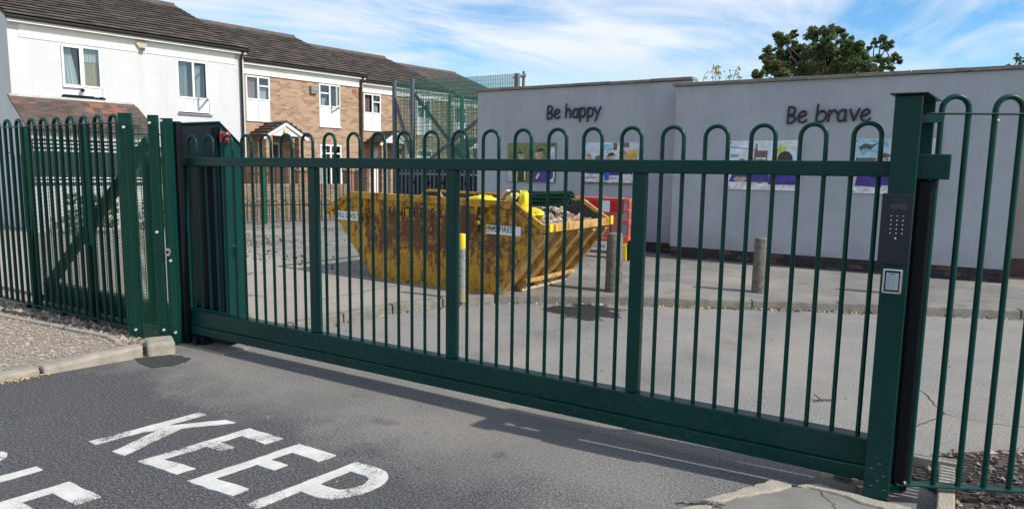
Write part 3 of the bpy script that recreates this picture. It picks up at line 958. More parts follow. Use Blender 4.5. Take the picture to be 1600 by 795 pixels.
cb = thing('motor_cabinet', 'dark green metal motor cabinet with sloping top behind left end of gate', 'cabinet', (-0.9, 0.3, 0))
def cpart(name, mb, m, **k):
    mb.v = [(x + 0.9, y - 0.3, z) for x, y, z in mb.v]
    return part(cb, name, mb, m, **k)
cpart('body', MB().hexa([(-1.32, 0.14, 0.0), (-0.47, 0.14, 0.0), (-1.32, 0.36, 0.0), (-0.47, 0.36, 0.0),
                         (-1.32, 0.14, 2.05), (-0.47, 0.14, 2.05), (-1.32, 0.36, 1.845), (-0.47, 0.36, 1.845)]), GREEN, bevel=0.004)
cpart('lid', MB().hexa([(-1.335, 0.125, 2.055), (-0.455, 0.125, 2.055), (-1.335, 0.375, 1.838), (-0.455, 0.375, 1.838),
                        (-1.335, 0.125, 2.07), (-0.455, 0.125, 2.07), (-1.335, 0.375, 1.852), (-0.455, 0.375, 1.852)]), GREEN)
cpart('recess_shade_sheet', MB().box(-1.30, -0.565, 0.118, 0.139, 0.03, 2.02), DARKP)  # near-black sheet over the green body, painting in the shade of an open front
cpart('door_stop', MB().box(-0.545, -0.50, 0.112, 0.138, 0.05, 2.02), BLACK)
hk = MB().tube([(-0.468, 0.24, 0.80), (-0.435, 0.24, 0.83), (-0.43, 0.24, 0.89), (-0.468, 0.24, 0.92)], 0.007, 8)
cpart('handle', hk, CHROME, smooth=50)
bc = thing('warning_beacon', 'round red warning beacon on the corner of the motor cabinet', 'beacon', (-0.455, 0.17, 1.92))
part(bc, 'base', MB().box(-0.015, 0.008, -0.045, 0.045, -0.05, 0.06), mat('red_base', (0.26, 0.008, 0.015), 0.4), bevel=0.01)
part(bc, 'lens', MB().lathe([(0.001, 0.06), (0.022, 0.055), (0.033, 0.04), (0.035, 0.0), (0.035, -0.02), (0.001, -0.02)], 16, (0.03, 0)), REDLAMP, smooth=40)

# ================================================================== SCHOOL WALL
school = thing('school_building', 'low grey rendered school building with flat coping and lettered walls', 'building', (1.2, 8.41, 0))
def sp(name, mb, m, **k):
    mb.v = [(x - 1.2, y - 8.41, z) for x, y, z in mb.v]
    return part(school, name, mb, m, **k)
sp('wall', MB().box(1.14, 6.25, 8.41, 9.4, 0.305, 3.20), WALLG, label='nearer right wall section reading Be brave')
sp('wall', MB().box(-3.5, 1.30, 8.88, 13.0, 0.305, 3.36), WALLG, label='set back left wall section reading Be happy')
sp('wall', MB().box(6.25, 12.0, 9.3, 12.0, 0.40, 3.2), WALLB, label='brownish wall section past the right corner')
def cope(x0, x1, y0, z, n):
    w = (x1 - x0) / n
    r = random.Random(int(x0 * 10))
    for k in range(n):
        dz = r.uniform(-.004, .006)
        sp('coping_slab', MB().box(x0 + k * w + .003, x0 + (k + 1) * w - .003, y0 - .055, y0 + .32, z + dz, z + dz + .055), COPE, bevel=0.006)
cope(1.08, 6.30, 8.41, 3.205, 7)
cope(-3.57, 1.30, 8.88, 3.365, 6)
cope(6.31, 12.0, 9.3, 3.205, 7)
bm = [MB().box(0, 0.212, -0.0, 0.1, 0, 0.066).mesh('brick', m) for m in (PLINTH, PLINTH, PLINTH, PLINTHR)]
r = random.Random(9)
def plinth(x0, x1, y, z0, rows):
    sp('mortar_bed', MB().box(x0, x1, y + 0.022, y + 0.2, -0.05, 0.303), mat('dark_mortar', (0.055, 0.05, 0.05), 0.95))
    for j in range(rows):
        x = x0 - (0.11 if j % 2 else 0)
        while x < x1 - 0.05:
            xa = max(x, x0)
            wd = min(x + 0.212, x1) - xa
            share(school, 'brick', r.choice(bm), (xa - 1.2, y - 8.41 + r.uniform(0.006, 0.016), z0 + j * 0.076), scale=(wd / 0.212, 1, 1))
            x += 0.222
plinth(1.15, 6.24, 8.41, 0.075, 3)
plinth(-3.48, 1.15, 8.88, 0.075, 3)
def plinth3():
    sp('mortar_bed', MB().box(6.26, 12, 9.32, 9.6, -0.05, 0.398), PLINTHR)
plinth3()
# comic style letters, each a raised piece (stroke centre lines in drawing units)
ST = {
 'B': [[(185, 390), (188, 300), (195, 142)], [(195, 145), (240, 140), (283, 165), (288, 208), (258, 250), (200, 275)], [(200, 275), (262, 280), (296, 318), (272, 368), (222, 392), (183, 390)]],
 'e': [[(345, 312), (400, 290), (445, 258), (438, 222), (398, 210), (358, 245), (338, 305), (352, 362), (398, 385), (440, 370), (460, 345)]],
 'h': [[(598, 118), (594, 250), (590, 375)], [(592, 285), (620, 228), (658, 207), (684, 240), (690, 375)]],
 'a': [[(850, 225), (800, 207), (758, 248), (742, 310), (762, 368), (802, 374), (838, 335), (850, 225)], [(850, 210), (848, 300), (855, 375)]],
 'p': [[(900, 197), (898, 330), (897, 455)], [(902, 235), (940, 202), (988, 212), (1008, 272), (990, 340), (950, 370), (903, 352)]],
 'y': [[(1195, 197), (1225, 262), (1257, 322)], [(1325, 190), (1272, 320), (1220, 450)]],
 'b': [[(612, 118), (602, 240), (596, 372)], [(598, 290), (640, 232), (690, 215), (735, 262), (722, 335), (668, 380), (600, 368)]],
 'r': [[(800, 205), (795, 300), (788, 376)], [(795, 290), (828, 228), (876, 210), (905, 250)]],
 'v': [[(1128, 205), (1155, 290), (1185, 368)], [(1185, 368), (1215, 290), (1252, 200)]],
}
def words(label, seq, x0, base, y, k):
    root = thing('wall_lettering', label, 'lettering', (x0, y, base))
    for ch, dx in seq:
        mb = MB()
        for stx in ST[ch]:
            pts = [((u + dx - 170) * k, -0.02, (385 - v) * k) for u, v in stx]
            pth = catmull(pts, 5)
            mb.tube(pth, 0.0178, 10)
            for e in (pth[0], pth[-1]):
                s8 = MB().lathe([(0.001, -0.0178), (0.0125, -0.0125), (0.0178, 0), (0.0125, 0.0125), (0.001, 0.0178)], 8)
                mb.add([(a + e.x, b + e.y, c + e.z) for a, b, c in s8.v], s8.f)
        part(root, 'letter', mb, LETTER, smooth=60)
words('dark raised letters reading Be happy on the set back wall', [('B', 0), ('e', 0), ('h', 0), ('a', 0), ('p', 0), ('p', 160), ('y', 0)], -1.745, 2.735, 8.865, 0.00105)
words('dark raised letters reading Be brave on the nearer wall', [('B', 0), ('e', 4), ('b', 8), ('r', -12), ('a', 165), ('v', -53), ('e', 891)], 3.055, 2.515, 8.395, 0.00105)

# ---- picture panels
def poster(x0, x1, z0, z1, y, shapes, label, bgc):
    t = thing('picture_panel', label, 'poster', ((x0 + x1) / 2, y, z0), group='photo panels on the school wall')
    w, h = x1 - x0, z1 - z0
    part(t, 'board', MB().box(-w / 2, w / 2, -0.03, 0, 0, h), mat('print_' + bgc[0], bgc[1], 0.35, var=0.55 if bgc[2] > 5 else 0.25, scale=bgc[2] * 2), bevel=0.003)
    dep = -0.0302
    for i, (cn, cc, pl) in enumerate(shapes):
        mb = MB().add([(-w / 2 + u * w, dep - 0.0004 * (i + 1), v * h) for u, v in pl], [tuple(range(len(pl)))])
        part(t, 'print', mb, mat('print_' + cn, cc, 0.35, var=0.45, scale=11))
    for u, v in ((.03, .04), (.97, .04), (.03, .96), (.97, .96)):
        part(t, 'screw_cap', MB().disc_y(-w / 2 + u * w, v * h, -0.03, 0.011, 0.008, 8), INK)
    return t
def ell(cx_, cy_, rx, ry, n=14, a0=0, a1=360):
    return [(cx_ + rx * math.cos(R_(a0 + (a1 - a0) * k / n)), cy_ + ry * math.sin(R_(a0 + (a1 - a0) * k / n))) for k in range(n if a1 - a0 == 360 else n + 1)]
def rect(a, b, c, d): return [(a, c), (b, c), (b, d), (a, d)]
SKIN = ('skin', (0.56, 0.36, 0.26)); HAIR = ('hair_dark', (0.045, 0.03, 0.025)); HAIRB = ('hair_fair', (0.33, 0.21, 0.11))
PUR = ('purple_jumper', (0.055, 0.035, 0.26)); WHT = ('white_paper', (0.74, 0.76, 0.80)); LIME = ('lime', (0.55, 0.65, 0.08))
CYA = ('pale_blue', (0.30, 0.52, 0.66)); BRN = ('brown_shelf', (0.17, 0.11, 0.08)); ORG = ('orange', (0.75, 0.42, 0.06)); BLK = ('black_coat', (0.02, 0.02, 0.03))
BLU = ('blue_cup', (0.02, 0.10, 0.55)); GRY = ('grey_sign', (0.52, 0.55, 0.60))
def child(u, v, k, hair, side=0, jumper=None, back=False):
    """head and shoulders for a photo print: k is the head half width in panel widths, v the chin height"""
    q = 1.42                      # panel width over height
    out_ = []
    cx0 = u + side * k * .25
    sh = [(u - 2.1 * k, v - 3.6 * k), (u - 2.0 * k, v - 1.7 * k), (u - 1.35 * k, v - .75 * k), (u - .5 * k, v - .3 * k), (u + .5 * k, v - .3 * k),
          (u + 1.35 * k, v - .75 * k), (u + 2.0 * k, v - 1.7 * k), (u + 2.1 * k, v - 3.6 * k)]
    out_.append((jumper or PUR) + ([(a, max(b, .12)) for a, b in sh],))
    out_.append(WHT + ([(u - .55 * k, v - .3 * k), (u, v - .75 * k), (u + .55 * k, v - .3 * k)],))
    out_.append(SKIN + (rect(u - .35 * k, u + .35 * k, v - .4 * k, v + .4 * k),))
    if not back: out_.append(SKIN + (ell(cx0, v + 1.0 * k * q, .82 * k, 1.05 * k * q, 16),))
    out_.append(hair + ((ell(u, v + 1.15 * k * q, 1.0 * k, 1.15 * k * q, 16) if back else
                         ell(u - side * k * .18, v + 1.35 * k * q, 1.02 * k, .95 * k * q, 14, 5 + 25 * (side < 0), 175 - 25 * (side > 0))),))
    if not back:
        out_.append(('shade', (0.20, 0.11, 0.08)) + (rect(cx0 - .42 * k, cx0 - .2 * k, v + 1.05 * k * q, v + 1.16 * k * q),))
        out_.append(('shade', (0.20, 0.11, 0.08)) + (rect(cx0 + .2 * k, cx0 + .42 * k, v + 1.05 * k * q, v + 1.16 * k * q),))
        out_.append(('lip', (0.42, 0.17, 0.14)) + (rect(cx0 - .22 * k, cx0 + .22 * k, v + .42 * k * q, v + .5 * k * q),))
    return out_
poster(-2.69, -1.52, 1.41, 2.237, 8.875, [
    GRY + (rect(0.84, 0.99, 0.12, 0.9),), BRN + (rect(0.84, 0.98, 0.90, 0.99),), GRY + (rect(0.01, 0.10, 0.01, 0.35),),
    BLK + ([(0.16, 0.01), (0.42, 0.01), (0.42, 0.45), (0.33, 0.56), (0.22, 0.52)],), PUR + ([(0.46, 0.01), (0.96, 0.01), (0.96, 0.36), (0.74, 0.55), (0.56, 0.50)],),
    ('stripe', (0.62, 0.6, 0.2)) + (rect(0.18, 0.22, 0.02, 0.40),), ('stripe', (0.62, 0.6, 0.2)) + (rect(0.36, 0.40, 0.04, 0.42),),
    *child(0.28, 0.56, 0.07, HAIR, 1, BLK), *child(0.69, 0.56, 0.095, HAIR, -1),
    WHT + ([(0.86, 0.02), (0.98, 0.02), (0.98, 0.15)],), ('yel_trim', (0.7, 0.68, 0.15)) + ([(0.60, 0.1), (0.64, 0.08), (0.70, 0.22), (0.66, 0.24)],)],
    'photo panel of two children outdoors, leftmost under Be happy', ('foliage', (0.15, 0.19, 0.055), 7))
poster(-0.845, 0.31, 1.405, 2.238, 8.875, [
    WHT + (rect(0.30, 0.72, 0.72, 0.99),), CYA + (rect(0.34, 0.5, 0.80, 0.95),), BRN + (rect(0.53, 0.60, 0.82, 0.99),), BRN + (rect(0.72, 0.82, 0.88, 0.99),),
    ORG + (rect(0.80, 0.97, 0.50, 0.82),), WHT + (rect(0.005, 0.995, 0.04, 0.30),), BRN + (rect(0.005, 0.995, 0.005, 0.05),),
    PUR + ([(0.40, 0.25), (0.62, 0.25), (0.60, 0.48), (0.5, 0.56), (0.42, 0.48)],), PUR + ([(0.64, 0.25), (0.90, 0.25), (0.86, 0.5), (0.72, 0.56)],), PUR + ([(0.02, 0.25), (0.36, 0.25), (0.3, 0.5), (0.06, 0.5)],),
    *child(0.08, 0.52, 0.062, HAIRB, 1), *child(0.25, 0.50, 0.058, BRN, 1, None, True), *child(0.49, 0.50, 0.078, HAIR, -1), *child(0.72, 0.56, 0.078, HAIRB, 1),
    BLU + (rect(0.38, 0.47, 0.10, 0.30),), BRN + (rect(0.02, 0.25, 0.15, 0.165),), BRN + (rect(0.5, 0.62, 0.14, 0.155),)],
    'photo panel of children at a table with a blue cup', ('classroom', (0.62, 0.66, 0.72), 4))
poster(2.135, 3.335, 1.385, 2.225, 8.405, [
    LIME + (rect(0.62, 0.78, 0.72, 0.90),), LIME + (rect(0.62, 0.64, 0.58, 0.98),), ORG + (rect(0.63, 0.72, 0.56, 0.70),), ('cream', (0.7, 0.68, 0.55)) + (rect(0.66, 0.99, 0.88, 0.96),),
    ('blue_line', (0.1, 0.15, 0.4)) + ([(0.0, 0.865), (0.42, 0.80), (0.42, 0.815), (0.0, 0.885)],), ('teal', (0.15, 0.5, 0.5)) + (rect(0.03, 0.10, 0.66, 0.73),), ('pinkish', (0.7, 0.3, 0.4)) + (rect(0.10, 0.15, 0.66, 0.73),),
    BRN + ([(0.36, 0.70), (0.46, 0.70), (0.46, 0.95), (0.38, 0.93)],), BRN + (rect(0.36, 0.54, 0.60, 0.80),), WHT + (rect(0.40, 0.55, 0.80, 0.97),), WHT + (rect(0.38, 0.52, 0.62, 0.66),),
    PUR + ([(0.02, 0.16), (0.28, 0.16), (0.26, 0.44), (0.10, 0.46)],), PUR + ([(0.30, 0.16), (0.58, 0.16), (0.56, 0.44), (0.34, 0.46)],), PUR + ([(0.62, 0.14), (0.99, 0.14), (0.97, 0.46), (0.70, 0.48)],),
    WHT + (rect(0.005, 0.995, 0.005, 0.13),), SKIN + (ell(0.18, 0.22, 0.09, 0.06),), SKIN + (ell(0.67, 0.20, 0.05, 0.08),), BRN + (rect(0.43, 0.49, 0.14, 0.2),),
    *child(0.20, 0.46, 0.055, HAIRB, 1), *child(0.36, 0.46, 0.055, HAIRB, -1), *child(0.78, 0.46, 0.10, HAIR, 0, None, True)],
    'photo panel of pupils writing at a desk with lime wall behind', ('whiteboard', (0.72, 0.76, 0.82), 3))
poster(4.10, 5.28, 1.375, 2.24, 8.405, [
    CYA + (rect(0.03, 0.42, 0.66, 0.98),), BRN + (rect(0.03, 0.42, 0.50, 0.655),), ('dark_shape', (0.09, 0.08, 0.06)) + ([(0.06, 0.85), (0.12, 0.91), (0.22, 0.89), (0.30, 0.93), (0.24, 0.86), (0.20, 0.80), (0.14, 0.83), (0.08, 0.78)],),
    ORG + ([(0.50, 0.70), (0.72, 0.68), (0.70, 0.99), (0.53, 0.99)],), ('yellow_ball', (0.75, 0.65, 0.05)) + (ell(0.52, 0.76, 0.06, 0.08),), BRN + (rect(0.5, 0.7, 0.55, 0.62),),
    PUR + ([(0.04, 0.14), (0.36, 0.12), (0.38, 0.44), (0.08, 0.46)],), PUR + ([(0.42, 0.2), (0.95, 0.14), (0.95, 0.46), (0.44, 0.44)],), WHT + (rect(0.005, 0.995, 0.005, 0.11),),
    SKIN + (ell(0.25, 0.32, 0.07, 0.075),), SKIN + (ell(0.58, 0.2, 0.05, 0.09),), ('red_pen', (0.6, 0.05, 0.08)) + (rect(0.30, 0.33, 0.18, 0.32),),
    *child(0.36, 0.46, 0.085, ('hair_mid', (0.14, 0.08, 0.05)), -1)],
    'photo panel with pale blue picture in it, nearest the gate post', ('pinboard', (0.62, 0.58, 0.50), 4))

# ================================================================== SKIP
sk = thing('skip', 'rusty yellow builders skip full of rubble behind the gate', 'skip', (-1.635, 3.41, 0.1), math.atan2(-0.131, 2.171))
LN, WD = 2.172, 1.66
prof = [(0, 0), (LN, 0), (2.862, 0.83), (2.885, 0.905), (2.465, 1.165), (-0.41, 1.205), (-0.89, 0.94), (-0.70, 0.77)]
part(sk, 'side_panel', MB().slab(prof, 0.0, 0.008), SKIPY)
part(sk, 'side_panel', MB().slab(prof, WD - 0.008, WD), [SKIPY])
part(sk, 'inner_lining', MB().slab([(0.05, 0.03), (LN - .05, 0.03), (2.83, 0.80), (2.86, 0.90), (2.46, 1.15), (-0.40, 1.19), (-0.86, 0.93), (-0.66, 0.77)], WD - 0.014, WD - 0.0085), RUSTIN)
part(sk, 'floor', MB().box(0.01, LN - 0.01, 0.01, WD - 0.01, 0.002, 0.02), RUSTIN)
def quad_slab(a, b, w0, w1, th):   # sloping end panel between profile points a,b
    d = (Vector((b[0] - a[0], 0, b[1] - a[1]))).normalized()
    nv = Vector((-d.z, 0, d.x)) * th
    q = []
    for (s_, z_) in (a, b):
        for off in (Vector((0, 0, 0)), nv):
            for w_ in (w0, w1):
                q.append((s_ + off.x, w_, z_ + off.z))
    return MB().hexa(q)
part(sk, 'end_panel', quad_slab((LN, 0.0), (2.862, 0.83), 0.009, WD - 0.009, 0.01), SKIPE)
part(sk, 'end_panel', quad_slab((-0.70, 0.77), (0, 0.0), 0.009, WD - 0.009, -0.01), SKIPY)
part(sk, 'top_rim', MB().bar((-0.43, -0.03, 1.18), (2.48, -0.03, 1.14), 0.055, 0.095), SKIPY, bevel=0.006)
part(sk, 'top_rim', MB().bar((-0.43, WD + 0.03, 1.18), (2.48, WD + 0.03, 1.14), 0.055, 0.095), SKIPY, bevel=0.006)
for w_ in (-0.03, WD + 0.03):
    part(sk, 'slope_rim', MB().bar((2.47, w_, 1.15), (2.90, w_, 0.885), 0.052, 0.075), SKIPE if w_ > 0 else SKIPY, bevel=0.006)
    part(sk, 'slope_rim', MB().bar((-0.42, w_, 1.19), (-0.90, w_, 0.925), 0.052, 0.075), SKIPY, bevel=0.006)
part(sk, 'lip_rim', MB().bar((2.90, -0.055, 0.88), (2.90, WD + 0.055, 0.88), 0.075, 0.10), SKIPE, bevel=0.006)
part(sk, 'lip_rim', MB().bar((-0.91, -0.055, 0.915), (-0.91, WD + 0.055, 0.915), 0.06, 0.085), SKIPY, bevel=0.006)
e0, e1 = Vector((LN, 0, 0.0)), Vector((2.862, 0, 0.83))
ed = (e1 - e0).normalized()
en = Vector((ed.z, 0, -ed.x))
for w_ in (0.03, 0.45, 0.86, 1.26, 1.63):
    a, b = e0 + en * 0.035 + ed * 0.02, e1 + en * 0.035
    mb = MB().bar((a.x, w_, a.z), (b.x, w_, b.z), 0.085, 0.07, tuple(en))
    part(sk, 'end_rib', mb, SKIPE, bevel=0.008)
m0 = e0.lerp(e1, 0.24) + en * 0.085
part(sk, 'cross_beam', MB().bar((m0.x, 0.35, m0.z), (m0.x, 1.62, m0.z), 0.05, 0.05), SKIPE, bevel=0.005)
ps = MB()
m1 = e0.lerp(e1, 0.10) + en * 0.06
for w_ in (0.42, 0.72, 1.05, 1.38): ps.bar((m1.x + .02, w_, 0.01), (m0.x - .01, w_, m0.z - 0.02), 0.06, 0.03, (0, 1, 0))
ps.bar((m1.x + .05, 0.36, 0.025), (m1.x + .05, 1.5, 0.025), 0.04, 0.035)
part(sk, 'fork_guide', ps, WOODP, bevel=0.004)
for q in ((0.02, 0.08, 0.84, 0.93), (0.16, 0.19, 0.84, 0.92), (WD - .02, WD + .05, 0.84, 0.96)):
    part(sk, 'latch', MB().box(2.94, 2.965, *q), YELP, bevel=0.004)
for s_ in (-0.14, 1.97):
    lg = MB().box(s_ - 0.07, s_ - 0.045, -0.075, -0.002, 0.78, 1.11).box(s_ + 0.045, s_ + 0.07, -0.075, -0.002, 0.78, 1.11).box(s_ - 0.045, s_ + 0.045, -0.055, -0.002, 0.93, 1.0)
    lg.tube([(s_, -0.05, 0.9), (s_, -0.13, 0.9)], 0.032, 10)
    part(sk, 'lifting_lug', lg, SKIPY, bevel=0.004)
part(sk, 'swage_line', MB().bar((0.55, -0.006, 0.86), (2.2, -0.006, 0.84), 0.012, 0.02), SKIPY)
part(sk, 'bottom_rail', MB().bar((0.0, -0.02, 0.02), (LN, -0.02, 0.02), 0.045, 0.045), SKIPY)
def sign(s0, s1, z0, z1, txt, size, tx, yoff=-0.004):
    b_ = part(sk, 'sign_plate', MB().box(s0, s1, yoff - 0.004, yoff, z0, z1), WHITES)
    o = share(b_, 'lettering', text_mesh(txt, size, 0.0008), (s0 + tx, yoff - 0.0055, z0 + 0.035), (R_(90), 0, 0), (0.85, 1, 1))
sign(-0.73, -0.22, 0.80, 0.93, 'FILL LEVEL', 0.105, 0.015)
sign(2.02, 2.56, 0.765, 0.88, 'NO FIRES', 0.105, 0.05)
def stencil(ch, s_, z_, size):
    share(sk, 'stencil_letter', text_mesh(ch, size, 0.0006, mat('stencil_paint', (0.035, 0.022, 0.018), 0.8, var=0.3, scale=20)), (s_, -0.0025, z_), (R_(90), 0, 0), (0.9, 1, 1))
for ch, s_ in (('U', 0.33), ('N', 0.47), ('I', 0.61), ('T', 0.67), ('E', 0.79), ('D', 0.91), ('S', 1.10), ('K', 1.22)): stencil(ch, s_, 0.91, 0.19)
for ch, s_ in (('H', 0.93), ('O', 1.05)): stencil(ch, s_, 0.70, 0.16)
# load
rr = random.Random(21)
rub = MB()
def hgt(s_, w_):
    e = min(1.0, (3.0 - s_) / 1.1)
    return 0.90 + 0.20 * e - 0.05 * math.sin(w_ * 2.2) + 0.05 * math.sin(s_ * 5 + w_ * 3)
gs = 26
vs = [(-0.6 + 3.36 * i / gs, 0.03 + 1.6 * j / 14, 0) for i in range(gs + 1) for j in range(15)]
vs = [(x, y, min(hgt(x, y), 0.90 + (1.05 - 0.9) * max(0, min(1, (2.75 - x) / 0.35))) - 0.04 if x > 0 else 0.88) for x, y, z in vs]
rub.add(vs, [(i * 15 + j, (i + 1) * 15 + j, (i + 1) * 15 + j + 1, i * 15 + j + 1) for i in range(gs) for j in range(14)], 1)
for _ in range(1700):
    s_, w_ = rr.uniform(-0.3, 2.72), rr.uniform(0.06, 1.58)
    z_ = min(hgt(s_, w_), 0.90 + 0.15 * max(0, min(1, (2.75 - s_) / 0.35))) - 0.03
    rock(rub, (s_, w_, z_), rr.choice((0.015, 0.02, 0.03, 0.04, 0.065)), rr, rr.choice((0, 0, 1, 2)))
ld_ = part(None, 'rubble', rub, [STONE, STONED, mat('brick_rubble', (0.33, 0.19, 0.13), 0.95, var=0.3, scale=14)], loc=(-1.635, 3.41, 0.1), rot=(0, 0, sk.rotation_euler.z))
stuff(ld_, 'brown broken rubble and soil heaped inside the skip', 'rubble')
def lump(c, r, sc, seed, name='plastic_sack', label='', m=YELBAG):
    rn = random.Random(seed)
    mb = MB()
    nu, nv_ = 18, 11
    ph = [rn.uniform(0, 6.28) for _ in range(8)]
    for i in range(nv_ + 1):
        th = math.pi * i / nv_
        for k in range(nu):
            a = 2 * math.pi * k / nu
            rad = r * (1 + 0.16 * math.sin(3 * a + ph[0] + 2 * th) + 0.12 * math.sin(5 * a - 3 * th + ph[1]) + 0.10 * math.sin(7 * th + 2 * a + ph[2]) + rn.uniform(-.05, .05))
            mb.v.append((rad * math.sin(th) * math.cos(a) * sc[0], rad * math.sin(th) * math.sin(a) * sc[1], rad * math.cos(th) * sc[2]))
    for i in range(nv_):
        for k in range(nu):
            a, b = i * nu + k, i * nu + (k + 1) % nu
            mb.f.append((a, a + nu, b + nu, b)); mb.m.append(0)
    q = Matrix.Rotation(sk.rotation_euler.z, 4, 'Z') @ Vector((c[0], c[1], c[2])) + Vector((-1.635, 3.41, 0.1))
    o = part(None, name, mb, m, smooth=70, loc=q)
    return tag(o, label, 'sack')
lump((1.72, 0.35, 1.16), 0.13, (1.6, 1.1, 0.5), 1, label='crumpled yellow plastic sheet lying over the middle of the skip rim')
lump((1.95, 0.75, 1.17), 0.09, (1.3, 1.0, 0.9), 2, label='yellow sack bundle beside the timber scraps in the skip', m=mat('faded_yellow_sack', (0.66, 0.52, 0.16), 0.6, var=0.2, scale=8))
lump((2.27, 0.50, 1.16), 0.095, (0.75, 0.8, 1.45), 3, label='upright yellow sack in front of the green rails in the skip')
lump((2.42, 0.42, 1.02), 0.13, (1.45, 1.0, 0.55), 4, label='low crumpled yellow sack on the rubble near the skip end')
# broken timbers and old green fence rails lying across the load
def on_skip(p): return Matrix.Rotation(sk.rotation_euler.z, 4, 'Z') @ Vector(p) + Vector((-1.635, 3.41, 0.1))
def scrap(name, a, b, w, h, m, label, cat, group):
    mid_ = (Vector(a) + Vector(b)) / 2
    mb = MB().bar(Vector(a) - mid_, Vector(b) - mid_, w, h)
    o = part(None, name, mb, m, bevel=0.004, loc=on_skip(mid_), rot=(0, 0, sk.rotation_euler.z))
    tag(o, label, cat, group)
scrap('broken_plank', (0.95, 0.5, 1.10), (0.86, 0.42, 1.29), 0.05, 0.03, WOODP, 'pale broken plank sticking up at the left of the skip load', 'plank', 'scrap timber in the skip')
scrap('broken_plank', (1.75, 0.6, 1.10), (2.02, 0.5, 1.30), 0.06, 0.03, WOODP, 'pale plank leaning beside the faded yellow sack', 'plank', 'scrap timber in the skip')
scrap('broken_plank', (0.6, 0.9, 1.12), (1.5, 1.0, 1.20), 0.12, 0.03, TIMBER, 'flat dark board lying across the skip load', 'plank', 'scrap timber in the skip')
scrap('broken_plank', (2.05, 0.55, 1.09), (2.2, 0.5, 1.22), 0.04, 0.02, TIMBER, 'short dark stick poking out behind the skip rim', 'plank', 'scrap timber in the skip')
for k in range(11):
    z_ = 1.10 + 0.042 * (k % 4) + 0.006 * k
    y_ = 0.95 + 0.07 * (k // 4) + 0.02 * (k % 3)
    mb = MB().tube([(-0.62, 0.02 * (k % 3), -0.01), (0, 0, 0), (0.42, 0.01, 0.02)], 0.019, 10)
    o = part(None, 'fence_rail', mb, GREEN2, smooth=50, loc=on_skip((2.25, y_, z_)), rot=(0, 0.02 * (k % 3 - 1), sk.rotation_euler.z + 0.03 * (k % 5 - 2)))
    tag(o, 'old round green fence rail in the bundle lying in the skip', 'rail', 'green fence rails dumped in the skip')

# ================================================================== BOLLARDS
def bollard(x, y, h, r, m, label, yellow=False, z0=0.1, lean=0):
    t = thing('bollard', label, 'bollard', (x, y, z0), group='concrete bollards along the kerb')
    if not yellow:
        part(t, 'shaft', MB().lathe([(r * 1.08, -0.03), (r * 1.04, 0.3), (r, h - 0.06), (r * 0.93, h - 0.02), (r * 0.7, h), (0.001, h + 0.005)], 24), m, smooth=35)
    else:
        part(t, 'shaft', MB().lathe([(r, 0.10), (r, h - 0.18)], 20), m, smooth=35)
        part(t, 'cap_band', MB().lathe([(r * 1.02, h - 0.182), (r * 1.02, h - 0.03), (r * 0.85, h - 0.005), (r * .4, h), (0.001, h)], 20), YELP, smooth=35)
        part(t, 'base_band', MB().lathe([(r * 1.04, -0.03), (r * 1.02, 0.102)], 20), YELOLD, smooth=35)
    t.rotation_euler = (0, lean, 0)
    return t
bollard(3.315, 5.45, 0.735, 0.085, BOLL, 'mottled concrete bollard standing in front of the Be brave wall')
bollard(1.69, 4.38, 0.775, 0.105, BOLL, 'thick concrete bollard beside the red barrier and skip end')
bollard(5.02, 6.45, 0.735, 0.085, BOLL, 'concrete bollard hidden behind the right gate post')
bollard(0.37, 2.80, 0.80, 0.045, BOLLW, 'slim pale bollard with bright yellow top in front of skip', True)

# ================================================================== WATER FILLED BARRIERS
def barrier(x, y, label, L_=1.5):
    t = thing('traffic_barrier', label, 'barrier', (x, y, 0.1), 0, 'red plastic barriers by the school wall')
    mb = MB()
    h = 1.10
    mb.box(0, L_, -0.10, 0.10, 0.12, 0.38)
    mb.box(0, L_, -0.085, 0.085, 0.80, 1.06)
    mb.box(-0.01, L_ + 0.01, -0.10, 0.10, 1.06, 1.10)
    k, nx = 0, 8
    for i in range(nx):
        x0 = L_ * i / nx
        mb.box(x0 + 0.035, x0 + L_ / nx - 0.035, -0.07, 0.07, 0.381, 0.799)
    part(t, 'body', mb, REDB, bevel=0.02)
    for za, zb_ in ((0.14, 0.42), (0.62, 0.72), (0.84, 0.90), (1.0, 1.09)):
        part(t, 'end_lug', MB().box(L_ + 0.011, L_ + 0.15, -0.06, 0.06, za, zb_), REDB, bevel=0.015)
    part(t, 'lug_pin', MB().box(L_ + 0.10, L_ + 0.145, -0.035, 0.035, 0.425, 0.998), REDB, bevel=0.008)
    rw = L_ / 7
    for i in range(7):
        part(t, 'reflector', MB().box(rw * i + .002, rw * (i + 1) - .002, -0.0895, -0.086, 0.84, 1.04), WHITER if i % 2 else REDR)
    sg = part(t, 'name_plate', MB().box(0.66, 1.42, -0.106, -0.101, 0.14, 0.30), WHITES)
    share(sg, 'lettering', text_mesh('Primary School', 0.125, 0.0008), (0.675, -0.1075, 0.185), (R_(90), 0, 0), (0.72, 1, 1))
    for xx in (0.12, L_ - 0.02):
        part(t, 'foot', MB().box(xx - 0.06, xx + 0.06, -0.16, 0.16, 0.0, 0.118), BLACK, bevel=0.01)
    return t
b1 = barrier(-1.0, 7.62, 'red and white water filled barrier lettered Primary School behind the skip')
yb = thing('barrier_weight', 'yellow barrier foot block on the pavement beside the thick bollard', 'foot block', (0.63, 7.42, 0.1))
part(yb, 'block', MB().hexa([(-0.07, -0.06, 0), (0.07, -0.06, 0), (-0.07, 0.2, 0), (0.07, 0.2, 0), (-0.06, -0.05, 0.28), (0.06, -0.05, 0.28), (-0.06, 0.19, 0.28), (0.06, 0.19, 0.28)]), YELP, bevel=0.015)
